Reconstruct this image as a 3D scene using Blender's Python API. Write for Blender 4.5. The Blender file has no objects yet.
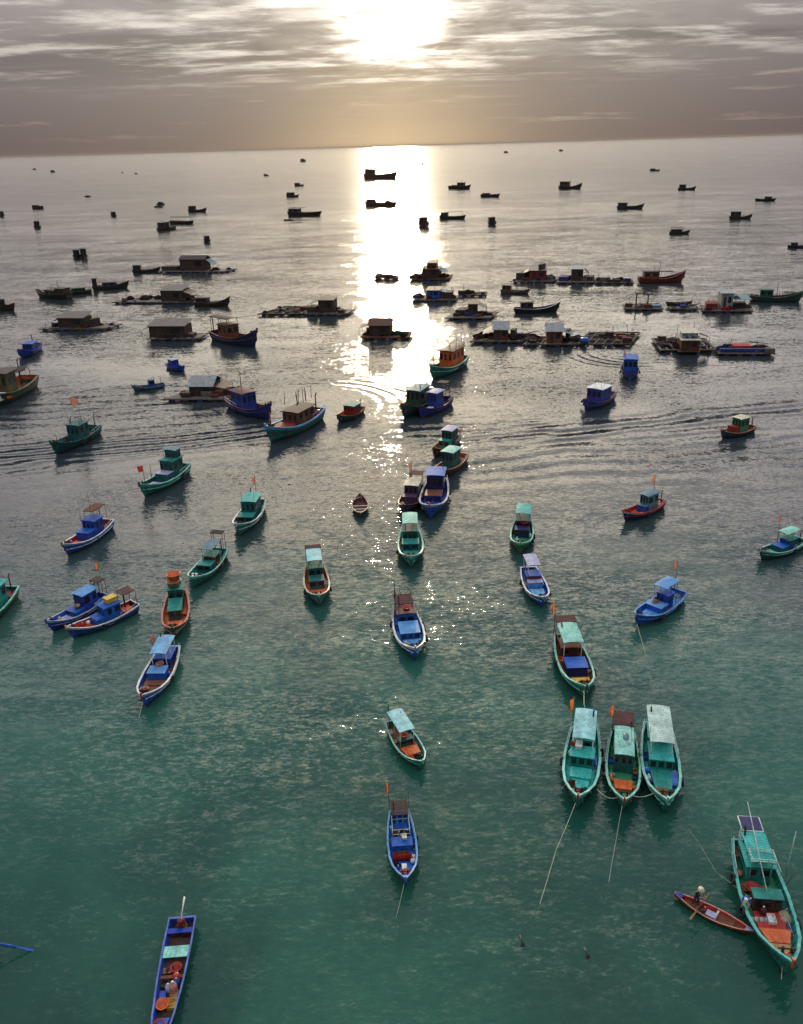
import bpy, math, random
from mathutils import Vector, Matrix
R = math.radians
scene = bpy.context.scene
COL = scene.collection

# ------------------------------------------------------------------ camera
CAM_H, FOC = 46.0, 850.0
PITCH = math.atan((512 - 145.5) / FOC)
ROLL = R(1.64)
FWD = Vector((0, math.cos(PITCH), -math.sin(PITCH)))
UP0 = Vector((0, math.sin(PITCH), math.cos(PITCH)))
RT = math.cos(ROLL) * Vector((1, 0, 0)) - math.sin(ROLL) * UP0
UPV = math.sin(ROLL) * Vector((1, 0, 0)) + math.cos(ROLL) * UP0
cd = bpy.data.cameras.new('camera')
cam = bpy.data.objects.new('camera', cd)
COL.objects.link(cam)
M3 = Matrix((RT, UPV, -FWD)).transposed()
cam.matrix_world = Matrix.Translation((0, 0, CAM_H)) @ M3.to_4x4()
cd.sensor_fit = 'VERTICAL'
cd.sensor_height = 24.0
cd.lens = 24.0 * FOC / 1024.0
cd.clip_start, cd.clip_end = 0.5, 200000.0
scene.camera = cam

def ray(px, py):
    return (FWD + (px - 401.5) / FOC * RT + (512 - py) / FOC * UPV).normalized()

def at(px, py, z=0.0):
    v = ray(px, py)
    t = (z - CAM_H) / v.z
    return Vector((0, 0, CAM_H)) + v * t

# ------------------------------------------------------------------ view, world, sun
scene.view_settings.view_transform = 'Standard'
scene.view_settings.look = 'None'
scene.view_settings.gamma = 1.0
scene.view_settings.exposure = 0.18
scene.cycles.use_denoising = True
scene.cycles.max_bounces = 6
scene.cycles.transparent_max_bounces = 6
scene.cycles.sample_clamp_indirect = 4.0
scene.cycles.caustics_reflective = False
scene.cycles.caustics_refractive = False

SUN_DIR = ray(390, 28)
SUN_EL = math.asin(SUN_DIR.z)
SUN_AZ = math.atan2(SUN_DIR.x, SUN_DIR.y)

class NT:
    def __init__(s, tree):
        s.t = tree; s.n = tree.nodes; s.l = tree.links
    def new(s, typ, **kw):
        n = s.n.new(typ)
        for k, v in kw.items(): setattr(n, k, v)
        return n
    def put(s, sock, v):
        if hasattr(v, 'links') or hasattr(v, 'is_linked'): s.l.new(v, sock)
        elif v is not None:
            try: sock.default_value = v
            except Exception: sock.default_value = (*v, 1.0)
    def m(s, op, a, b=None, c=None, clamp=False):
        n = s.new('ShaderNodeMath', operation=op, use_clamp=clamp)
        for i, v in enumerate((a, b, c)):
            if v is not None: s.put(n.inputs[i], v)
        return n.outputs[0]
    def vm(s, op, a, b=None):
        n = s.new('ShaderNodeVectorMath', operation=op)
        s.put(n.inputs[0], a)
        if b is not None: s.put(n.inputs[1], b)
        return n.outputs['Value'] if op in ('DOT_PRODUCT', 'LENGTH', 'DISTANCE') else n.outputs['Vector']
    def scale(s, a, f):
        n = s.new('ShaderNodeVectorMath', operation='SCALE')
        s.put(n.inputs[0], a); s.put(n.inputs['Scale'], f)
        return n.outputs['Vector']
    def xyz(s, v):
        n = s.new('ShaderNodeSeparateXYZ'); s.put(n.inputs[0], v)
        return n.outputs
    def vec(s, x, y, z):
        n = s.new('ShaderNodeCombineXYZ')
        for i, v in enumerate((x, y, z)): s.put(n.inputs[i], v)
        return n.outputs[0]
    def mix(s, f, a, b, blend='MIX'):
        n = s.new('ShaderNodeMix', data_type='RGBA', blend_type=blend)
        s.put(n.inputs[0], f); s.put(n.inputs[6], a); s.put(n.inputs[7], b)
        return n.outputs[2]
    def ramp(s, f, stops, interp='LINEAR'):
        n = s.new('ShaderNodeValToRGB')
        cr = n.color_ramp; cr.interpolation = interp
        while len(cr.elements) < len(stops): cr.elements.new(0.5)
        for e, (p, c) in zip(cr.elements, stops):
            e.position = p
            e.color = (*c, 1) if hasattr(c, '__len__') else (c, c, c, 1)
        s.put(n.inputs[0], f)
        return n.outputs[0]
    def noise(s, v, scale, detail=2.0, rough=0.5, dist=0.0, out=0):
        n = s.new('ShaderNodeTexNoise')
        n.inputs['Scale'].default_value = scale
        n.inputs['Detail'].default_value = detail
        n.inputs['Roughness'].default_value = rough
        n.inputs['Distortion'].default_value = dist
        s.put(n.inputs['Vector'], v)
        return n.outputs[out]
    def smooth(s, v, a, b):
        n = s.new('ShaderNodeMapRange', interpolation_type='SMOOTHSTEP')
        s.put(n.inputs[0], v)
        n.inputs[1].default_value = a; n.inputs[2].default_value = b
        return n.outputs[0]

def make_world():
    w = bpy.data.worlds.new('World'); scene.world = w; w.use_nodes = True
    g = NT(w.node_tree); g.n.clear()
    d = g.vm('NORMALIZE', g.new('ShaderNodeTexCoord').outputs['Generated'])
    x, y, z = g.xyz(d)
    sky = g.new('ShaderNodeTexSky', sky_type='NISHITA', sun_disc=False)
    sky.sun_elevation = SUN_EL; sky.sun_rotation = SUN_AZ
    sky.air_density = 1.0; sky.dust_density = 2.0; sky.altitude = 0
    nish = g.scale(sky.outputs[0], 0.10)                     # the clear sky, sun_disc off
    eld = g.m('MULTIPLY', g.m('ARCSINE', z), 57.2958)          # elevation in degrees
    elp = g.m('MAXIMUM', eld, 0.0)
    dot = g.vm('DOT_PRODUCT', d, tuple(SUN_DIR))
    ang = g.m('MULTIPLY', g.m('ARCCOSINE', g.m('MINIMUM', dot, 0.999999)), 57.2958)
    az = g.m('MULTIPLY', g.m('ARCTAN2', g.m('SUBTRACT', x, g.m('MULTIPLY', y, SUN_DIR.x / SUN_DIR.y)), y), 57.2958)
    aaz = g.m('ABSOLUTE', az)
    # cloud deck colour by elevation
    base = g.ramp(g.m('DIVIDE', elp, 60.0), SKY_STOPS)
    side = g.ramp(g.m('DIVIDE', aaz, 180.0), AZ_STOPS)
    base = g.mix(1.0, base, g.mix(g.smooth(elp, 30, 75), side, (1, 1, 1, 1)), 'MULTIPLY')
    band = g.m('MULTIPLY', g.m('MULTIPLY', g.smooth(elp, 8.5, 14.0), g.m('SUBTRACT', 1.0, g.smooth(elp, 20, 44))),
               g.m('POWER', 2.71828, g.m('MULTIPLY', g.m('POWER', g.m('DIVIDE', aaz, 42.0), 2.0), -1.0)))
    base = g.vm('ADD', base, g.vm('MULTIPLY', g.ramp(g.m('DIVIDE', aaz, 40.0), BAND_STOPS), g.vec(band, band, band)))   # unseen bright band above the view, round the sun, added to brighten the water
    # wisps: perspective of a layer overhead
    zz = g.m('ADD', g.m('MAXIMUM', z, 0.0), 0.045)
    pv = g.vec(g.m('DIVIDE', x, zz), g.m('DIVIDE', y, zz), 0.0)
    n1 = g.noise(g.vm('MULTIPLY', pv, (0.8, 1.35, 1)), 1.25, 11, 0.64, 0.15)
    n2 = g.noise(g.vm('ADD', g.vm('MULTIPLY', pv, (0.30, 0.9, 1)), (7.3, 2.1, 0)), 0.5, 6, 0.6, 0.3)
    wis = g.smooth(n1, 0.47, 0.66)
    drk = g.smooth(n2, 0.46, 0.60)
    elmask = g.smooth(elp, 2.6, 5.6)
    glow = g.m('DIVIDE', 1.0, g.m('ADD', 1.0, g.m('POWER', g.m('DIVIDE', ang, 6.5), 2.0)))
    lit = g.m('ADD', 0.27, g.m('MULTIPLY', glow, 1.0))
    wcol = g.mix(1.0, g.mix(0.0, (1.0, 0.93, 0.82), (1, 1, 1)), g.vec(lit, lit, lit), 'MULTIPLY')
    wf = g.m('MULTIPLY', wis, g.m('MULTIPLY', elmask, 0.8))
    c = g.mix(g.m('MULTIPLY', g.m('MULTIPLY', drk, elmask), 0.55), base, g.scale(base, 0.46))
    c = g.mix(wf, c, g.vm('ADD', base, wcol))
    # thin low streaks
    n3 = g.noise(g.vec(g.m('MULTIPLY', az, 0.16), g.m('MULTIPLY', elp, 2.0), 3.3), 1.0, 5, 0.6, 0.2)
    st = g.m('MULTIPLY', g.smooth(n3, 0.58, 0.72), g.m('MULTIPLY', g.smooth(elp, 0.4, 1.2), g.m('SUBTRACT', 1.0, g.smooth(elp, 4, 6))))
    c = g.mix(g.m('MULTIPLY', st, 0.6), c, g.vm('ADD', g.scale(base, 1.2), g.scale((0.16, 0.12, 0.08), 1.0)))
    # sun behind the veil: a broad glow whose lower edge is cut by the cloud bank
    edge = g.m('ADD', elp, g.m('MULTIPLY', g.m('SUBTRACT', n1, 0.5), 5.0))
    cut = g.m('ADD', 0.035, g.m('MULTIPLY', g.smooth(edge, 3.4, 6.4), 0.965))
    rag = g.noise(g.vm('MULTIPLY', pv, (1.6, 1.0, 1)), 1.7, 8, 0.62, 0.5)
    hole = g.m('MULTIPLY', g.m('SUBTRACT', 1.0, g.m('MULTIPLY', g.m('MULTIPLY', drk, g.smooth(ang, 2.0, 4.0)), 0.7)),
               g.m('ADD', 0.18, g.m('MULTIPLY', g.smooth(rag, 0.34, 0.60), 0.95)))
    core = g.m('MULTIPLY', g.m('POWER', 2.71828, g.m('MULTIPLY', g.m('POWER', g.m('DIVIDE', ang, 2.2), 2.0), -1.0)), SUN_CORE)
    wide = g.m('MULTIPLY', g.m('POWER', 2.71828, g.m('DIVIDE', ang, -4.2)), SUN_WIDE)
    gl = g.m('MULTIPLY', g.m('ADD', core, wide), g.m('MULTIPLY', cut, hole))
    c = g.vm('ADD', c, g.vm('MULTIPLY', g.vec(gl, gl, gl), (1.0, 0.93, 0.80)))
    # warm column under the sun down to the horizon
    hz = g.m('MULTIPLY', g.m('POWER', 2.71828, g.m('MULTIPLY', g.m('POWER', g.m('DIVIDE', aaz, 6.5), 2.0), -1.0)),
             g.m('POWER', 2.71828, g.m('DIVIDE', elp, -4.5)))
    hw = g.m('MULTIPLY', g.m('POWER', 2.71828, g.m('DIVIDE', aaz, -11.0)), g.m('POWER', 2.71828, g.m('DIVIDE', elp, -6.0)))
    c = g.vm('ADD', c, g.scale((0.33, 0.24, 0.115), hz))
    c = g.vm('ADD', c, g.scale((0.20, 0.145, 0.075), hw))
    clear = g.m('MULTIPLY', g.smooth(elp, 12, 40), 0.25)     # some clear sky shows overhead
    c = g.mix(clear, c, g.vm('ADD', g.scale(c, 0.6), nish))
    bg = g.new('ShaderNodeBackground'); bg.inputs[1].default_value = 1.0
    g.l.new(c, bg.inputs[0])
    g.l.new(bg.outputs[0], g.new('ShaderNodeOutputWorld').inputs[0])
    w.cycles.sampling_method = 'MANUAL'; w.cycles.sample_map_resolution = 2048

BAND_STOPS = [(0.0, (2.45, 1.98, 1.25)), (.25, (2.2, 1.88, 1.36)), (.55, (1.55, 1.38, 1.20)), (1.0, (1.05, 1.0, 1.0))]
SUN_CORE, SUN_WIDE = 1.9, 1.8
SKY_STOPS = [(0.0, (.150, .122, .116)), (2.5/60, (.205, .178, .168)), (5/60, (.275, .25, .232)), (8.5/60, (.38, .355, .335)),
             (14/60, (.80, .76, .70)), (25/60, (.88, .92, .98)), (40/60, (.90, .98, 1.08)), (1.0, (1.15, 1.22, 1.30))]
AZ_STOPS = [(0.0, (1.08, 1.0, .90)), (12/180, (1.0, .97, .94)), (28/180, (.70, .67, .73)), (60/180, .66), (110/180, .38), (1.0, .30)]
make_world()
sd = bpy.data.lights.new('sun', 'SUN'); sd.energy = 1.3; sd.angle = R(2.6); sd.color = (1.0, 0.80, 0.52)
sun = bpy.data.objects.new('sun', sd); COL.objects.link(sun)
sun.rotation_euler = (-SUN_DIR).to_track_quat('-Z', 'Y').to_euler()
sun.location = SUN_DIR * 500

# ------------------------------------------------------------------ materials
PAL = dict(teal=(.012,.22,.185), turq=(.03,.40,.37), mint=(.25,.60,.51), paleblue=(.30,.62,.64), grey=(.44,.60,.55), flag=(.90,.22,.05),
  blue=(.008,.10,.46), royal=(.012,.05,.36), navy=(.010,.016,.10), white=(.74,.75,.74), lightblue=(.16,.40,.66), sky=(.10,.30,.62),
  orange=(.62,.12,.025), red=(.42,.025,.018), brown=(.17,.060,.030), tan=(.42,.23,.11), maroon=(.085,.014,.022), green=(.025,.22,.085),
  dkgreen=(.012,.085,.065), purple=(.07,.035,.085), lavender=(.36,.37,.56), yellow=(.66,.42,.05), cream=(.62,.57,.43), slate=(.09,.20,.26),
  black=(.012,.012,.013), wood=(.20,.095,.045), greywood=(.15,.12,.105), pink=(.55,.22,.17), darkred=(.20,.02,.018), dkteal=(.008,.10,.105),
  ltteal=(.10,.44,.40), dkblue=(.010,.030,.16), dkbrown=(.055,.028,.020), steel=(.30,.31,.32), olive=(.10,.09,.04), periwinkle=(.10,.15,.46), tarred=(.045,.028,.022), rust=(.11,.030,.016), skin=(.36,.19,.12))
_mats = {}
def paint(name, kind='paint'):
    key = name + '_' + kind
    if key in _mats: return _mats[key]
    m = bpy.data.materials.new(key); m.use_nodes = True
    g = NT(m.node_tree); g.n.clear()
    tc = g.new('ShaderNodeTexCoord').outputs['Object']
    oi = g.new('ShaderNodeObjectInfo').outputs['Random']
    off = g.m('MULTIPLY', oi, 57.0)
    v = g.vm('ADD', tc, g.vec(off, off, off))
    col = PAL[name]
    n1 = g.noise(v, 1.3, 5, 0.65, 0.4)
    n2 = g.noise(g.vm('MULTIPLY', v, (1.0, 1.0, 0.25)), 6.0, 4, 0.7, 0.2)
    c = g.mix(g.smooth(n1, 0.32, 0.70), (*[k * .76 for k in col], 1), (*[min(1, k * 1.3 + .012) for k in col], 1))
    dirt = tuple(k * 0.35 + 0.02 for k in col)
    c = g.mix(g.m('MULTIPLY', g.smooth(n2, 0.50, 0.70), 0.8), c, (dirt[0] * 1.15, dirt[1], dirt[2] * .9, 1))
    p = g.new('ShaderNodeBsdfPrincipled')
    rough = dict(paint=.5, hull=.5, roof=.62, wood=.75, cloth=.9, metal=.4, plastic=.35)[kind]
    p.inputs['Roughness'].default_value = rough
    p.inputs['Specular IOR Level'].default_value = .35 if kind != 'cloth' else .1
    h = n2
    if kind == 'roof':                                     # corrugated / planked sheets
        wv = g.new('ShaderNodeTexWave', bands_direction='X', wave_profile='SIN')
        wv.inputs['Scale'].default_value = 1.6; g.l.new(tc, wv.inputs['Vector'])
        seam = g.new('ShaderNodeTexWave', bands_direction='X', wave_profile='SAW')
        seam.inputs['Scale'].default_value = 0.42; seam.inputs['Distortion'].default_value = .4; g.l.new(tc, seam.inputs['Vector'])
        c = g.mix(g.m('MULTIPLY', g.smooth(seam.outputs[1], 0.93, 1.0), 0.5), c, tuple(k * .4 for k in col) + (1,))
        h = g.m('ADD', wv.outputs[1], g.m('MULTIPLY', n2, 0.5))
    if kind == 'wood':                                     # planks
        wv = g.new('ShaderNodeTexWave', bands_direction='Y', wave_profile='SAW')
        wv.inputs['Scale'].default_value = 1.3; wv.inputs['Distortion'].default_value = 1.0
        g.l.new(tc, wv.inputs['Vector'])
        c = g.mix(g.m('MULTIPLY', g.smooth(wv.outputs[1], 0.88, 1.0), 0.7), c, tuple(k * .25 for k in col) + (1,))
        h = wv.outputs[1]
    if kind == 'hull':                                      # plank seams, and weed and stain above the waterline
        x_, y_, z_ = g.xyz(tc)
        sm = g.m('FRACT', g.m('MULTIPLY', g.m('ADD', z_, g.m('MULTIPLY', g.m('SUBTRACT', n1, 0.5), 0.06)), 4.6))
        seam = g.m('SUBTRACT', 1.0, g.smooth(sm, 0.03, 0.12))
        c = g.mix(g.m('MULTIPLY', seam, 0.55), c, tuple(k * .28 for k in col) + (1,))
        st = g.m('SUBTRACT', 1.0, g.smooth(g.m('SUBTRACT', z_, g.m('MULTIPLY', g.m('SUBTRACT', n2, 0.35), 0.9)), 0.0, 0.22))
        c = g.mix(g.m('MULTIPLY', st, 0.75), c, (.018, .028, .018, 1))
        h = g.m('SUBTRACT', n2, seam)
    b = g.new('ShaderNodeBump'); b.inputs['Strength'].default_value = 0.35; b.inputs['Distance'].default_value = 0.03
    g.put(b.inputs['Height'], h); g.l.new(b.outputs[0], p.inputs['Normal'])
    g.put(p.inputs['Base Color'], c)
    out = g.new('ShaderNodeOutputMaterial')
    if kind == 'cloth':                                    # thin cloth lets light through
        tr = g.new('ShaderNodeBsdfTranslucent'); g.put(tr.inputs[0], c)
        mx = g.new('ShaderNodeMixShader'); mx.inputs[0].default_value = .5
        g.l.new(p.outputs[0], mx.inputs[1]); g.l.new(tr.outputs[0], mx.inputs[2]); g.l.new(mx.outputs[0], out.inputs[0])
    else:
        g.l.new(p.outputs[0], out.inputs[0])
    _mats[key] = m
    return m
def glass():
    if 'glass' in _mats: return _mats['glass']
    m = bpy.data.materials.new('window_glass'); m.use_nodes = True
    p = m.node_tree.nodes['Principled BSDF']
    p.inputs['Base Color'].default_value = (.012, .016, .02, 1); p.inputs['Roughness'].default_value = .08
    _mats['glass'] = m
    return m

# ------------------------------------------------------------------ water
def water_material():
    m = bpy.data.materials.new('sea_water'); m.use_nodes = True
    g = NT(m.node_tree); g.n.clear()
    P = g.new('ShaderNodeNewGeometry').outputs['Position']
    px, py, pz = g.xyz(P)
    dist = g.m('MAXIMUM', g.vm('LENGTH', P), 1.0)
    gust = g.noise(g.vm('MULTIPLY', P, (0.6, 1.0, 1.0)), 0.035, 3, 0.55, 0.6)
    gust2 = g.noise(g.vm('MULTIPLY', P, (0.25, 1.0, 1.0)), 0.007, 4, 0.6, 0.8)
    amp = g.m('MULTIPLY', g.m('ADD', 0.45, g.m('MULTIPLY', g.smooth(gust, 0.34, 0.66), 0.75)),
                          g.m('ADD', 0.55, g.m('MULTIPLY', g.smooth(gust2, 0.38, 0.64), 0.65)))
    amp = g.m('MULTIPLY', amp, g.m('SUBTRACT', 1.0, g.m('MULTIPLY', g.smooth(dist, 220, 1500), 0.84)))
    amp = g.m('MULTIPLY', amp, g.m('ADD', 1.0, g.m('MULTIPLY', g.m('SUBTRACT', 1.0, g.smooth(dist, 40, 95)), 0.6)))
    half = (0.5, 0.5, 0.5)
    def layer(sx, sy, sc, a, det, rot):
        n = g.new('ShaderNodeMapping'); n.inputs['Rotation'].default_value = (0, 0, R(rot)); n.inputs['Scale'].default_value = (sx, sy, 1)
        g.l.new(P, n.inputs[0])
        return g.scale(g.vm('SUBTRACT', g.noise(n.outputs[0], sc, det, 0.55, 0.35, out=1), half), a)
    s0 = layer(0.60, 1.25, 7.0, 0.52, 3, -20)
    s1 = layer(0.50, 1.25, 2.7, 0.66, 3, 14)
    s2 = layer(0.42, 1.0, 0.62, 0.30, 2, -9)
    s3 = layer(0.35, 1.0, 0.085, 0.13, 2, 6)
    s = g.vm('ADD', g.vm('ADD', g.scale(g.vm('ADD', s0, s1), amp), g.scale(s2, amp)), s3)
    sx, sy, _ = g.xyz(s)
    # far away the steeper faces are what one sees, so waves read as rougher
    # travelling wakes and rings left by boats under way
    def add(sx, sy, nx, ny, sl):
        return g.m('ADD', sx, g.m('MULTIPLY', sl, nx)), g.m('ADD', sy, g.m('MULTIPLY', sl, ny))
    def packet(sx, sy, A, B, wl, width, amp):
        A = Vector((A.x, A.y)); B = Vector((B.x, B.y)); t = (B - A); Ln = t.length; t.normalize(); n = Vector((-t.y, t.x))
        dd = g.m('ADD', g.m('SUBTRACT', g.vm('DOT_PRODUCT', P, (n.x, n.y, 0)), n.dot(A)),
                 g.m('MULTIPLY', g.m('SUBTRACT', gust, 0.5), 14.0))
        u = g.m('DIVIDE', g.m('SUBTRACT', g.vm('DOT_PRODUCT', P, (t.x, t.y, 0)), t.dot(A)), Ln)
        env = g.m('POWER', 2.71828, g.m('MULTIPLY', g.m('POWER', g.m('DIVIDE', g.m('ABSOLUTE', dd), width), 2.0), -1.0))
        env = g.m('MULTIPLY', env, g.m('MULTIPLY', g.smooth(u, -0.1, 0.15), g.m('SUBTRACT', 1.0, g.smooth(u, 0.8, 1.1))))
        sl = g.m('MULTIPLY', g.m('MULTIPLY', g.m('SINE', g.m('MULTIPLY', dd, 6.2832 / wl)), env), amp)
        return add(sx, sy, n.x, n.y, sl)
    def ring(sx, sy, C, rad, wl, width, amp, dx, dy):
        dv = g.vm('SUBTRACT', P, (C.x, C.y, 0))
        ln = g.m('MAXIMUM', g.vm('LENGTH', dv), 0.05)
        dd = g.m('ADD', g.m('SUBTRACT', ln, rad), g.m('MULTIPLY', g.m('SUBTRACT', gust, 0.5), 3.0))
        env = g.m('POWER', 2.71828, g.m('MULTIPLY', g.m('POWER', g.m('DIVIDE', g.m('ABSOLUTE', dd), width), 2.0), -1.0))
        sl = g.m('MULTIPLY', g.m('MULTIPLY', g.m('SINE', g.m('MULTIPLY', dd, 6.2832 / wl)), env), amp)
        ux, uy, _ = g.xyz(g.scale(dv, g.m('DIVIDE', 1.0, ln)))
        arc = g.smooth(g.m('ADD', g.m('MULTIPLY', ux, dx), g.m('MULTIPLY', uy, dy)), 0.25, 0.85)
        sl = g.m('MULTIPLY', sl, arc)
        return add(sx, sy, ux, uy, sl)
    sx, sy = packet(sx, sy, at(830, 403), at(470, 440), 4.6, 5.5, 0.17)
    sx, sy = packet(sx, sy, at(-30, 462), at(300, 425), 3.6, 9.0, 0.19)
    sx, sy = packet(sx, sy, at(400, 436), at(560, 425), 3.2, 7.0, 0.13)
    sx, sy = packet(sx, sy, at(-40, 415), at(260, 395), 5.0, 14.0, 0.10)
    sx, sy = packet(sx, sy, at(430, 465), at(840, 440), 5.2, 12.0, 0.09)
    sx, sy = ring(sx, sy, at(634, 352), 13.0, 2.6, 5.0, 0.19, -.9, -.45)
    sx, sy = ring(sx, sy, at(296, 408), 19.0, 2.8, 4.5, 0.09, .8, .6)
    nrm = g.vm('NORMALIZE', g.vec(g.m('MULTIPLY', sx, -1), g.m('MULTIPLY', sy, -1), 1.0))
    # body colour: clear green shallows by the shore, deeper and greyer outwards
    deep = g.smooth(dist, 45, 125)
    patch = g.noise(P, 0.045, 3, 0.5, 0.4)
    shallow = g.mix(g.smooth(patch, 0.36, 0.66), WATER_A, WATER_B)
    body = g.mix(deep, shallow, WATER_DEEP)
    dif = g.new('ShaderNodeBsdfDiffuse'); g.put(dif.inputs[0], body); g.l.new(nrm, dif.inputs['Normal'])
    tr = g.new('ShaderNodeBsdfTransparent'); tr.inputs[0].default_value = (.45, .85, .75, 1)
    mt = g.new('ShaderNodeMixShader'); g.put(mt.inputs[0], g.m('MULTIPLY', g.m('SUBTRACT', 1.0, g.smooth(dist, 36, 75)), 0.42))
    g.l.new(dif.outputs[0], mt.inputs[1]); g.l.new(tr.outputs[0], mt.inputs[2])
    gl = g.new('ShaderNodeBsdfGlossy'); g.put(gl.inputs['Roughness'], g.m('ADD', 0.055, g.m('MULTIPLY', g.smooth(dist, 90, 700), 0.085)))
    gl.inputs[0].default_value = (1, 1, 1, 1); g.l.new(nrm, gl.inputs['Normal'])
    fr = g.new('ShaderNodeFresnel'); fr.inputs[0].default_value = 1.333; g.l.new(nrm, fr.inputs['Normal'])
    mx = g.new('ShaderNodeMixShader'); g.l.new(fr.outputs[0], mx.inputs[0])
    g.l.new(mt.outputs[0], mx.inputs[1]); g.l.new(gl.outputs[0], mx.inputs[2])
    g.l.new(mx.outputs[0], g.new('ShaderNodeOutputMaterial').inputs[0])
    return m
WATER_A = (.012, .076, .060, 1); WATER_B = (.032, .138, .098, 1); WATER_DEEP = (.026, .036, .045, 1)

def sheet(name, mat, x0, x1, y0, y1, z):
    me = bpy.data.meshes.new(name)
    me.from_pydata([(x0, y0, z), (x1, y0, z), (x1, y1, z), (x0, y1, z)], [], [(0, 1, 2, 3)])
    me.materials.append(mat)
    o = bpy.data.objects.new(name, me); COL.objects.link(o); o['kind'] = 'structure'
    return o
def seabed_material():
    m = bpy.data.materials.new('seabed_sand'); m.use_nodes = True
    g = NT(m.node_tree); p = g.n['Principled BSDF']
    P = g.new('ShaderNodeNewGeometry').outputs['Position']
    n = g.noise(P, 0.055, 5, 0.6, 0.5)
    g.put(p.inputs['Base Color'], g.ramp(n, [(.36, (.085, .075, .035)), (.50, (.17, .24, .15)), (.64, (.34, .48, .32))]))
    p.inputs['Roughness'].default_value = .9
    return m
sheet('water', water_material(), -30000, 30000, -300, 45000, 0.0)
sheet('seabed', seabed_material(), -400, 400, -60, 500, -3.0)

def haze():
    b = (-31000, 31000, -320, 46000, -4.5, 62.0)
    x0, x1, y0, y1, z0, z1 = b
    me = bpy.data.meshes.new('haze')
    me.from_pydata([(x0, y0, z0), (x1, y0, z0), (x1, y1, z0), (x0, y1, z0), (x0, y0, z1), (x1, y0, z1), (x1, y1, z1), (x0, y1, z1)], [],
                   [(3, 2, 1, 0), (4, 5, 6, 7), (0, 1, 5, 4), (1, 2, 6, 5), (2, 3, 7, 6), (3, 0, 4, 7)])
    m = bpy.data.materials.new('sea_haze'); m.use_nodes = True; nt = m.node_tree; nt.nodes.clear()
    v = nt.nodes.new('ShaderNodeVolumePrincipled'); v.inputs['Color'].default_value = (.36, .32, .31, 1)
    v.inputs['Density'].default_value = HAZE; v.inputs['Anisotropy'].default_value = .35
    o = nt.nodes.new('ShaderNodeOutputMaterial'); nt.links.new(v.outputs[0], o.inputs['Volume'])
    me.materials.append(m)
    ob = bpy.data.objects.new('haze', me); COL.objects.link(ob); ob['kind'] = 'stuff'
HAZE = 0.000028
haze()
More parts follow.
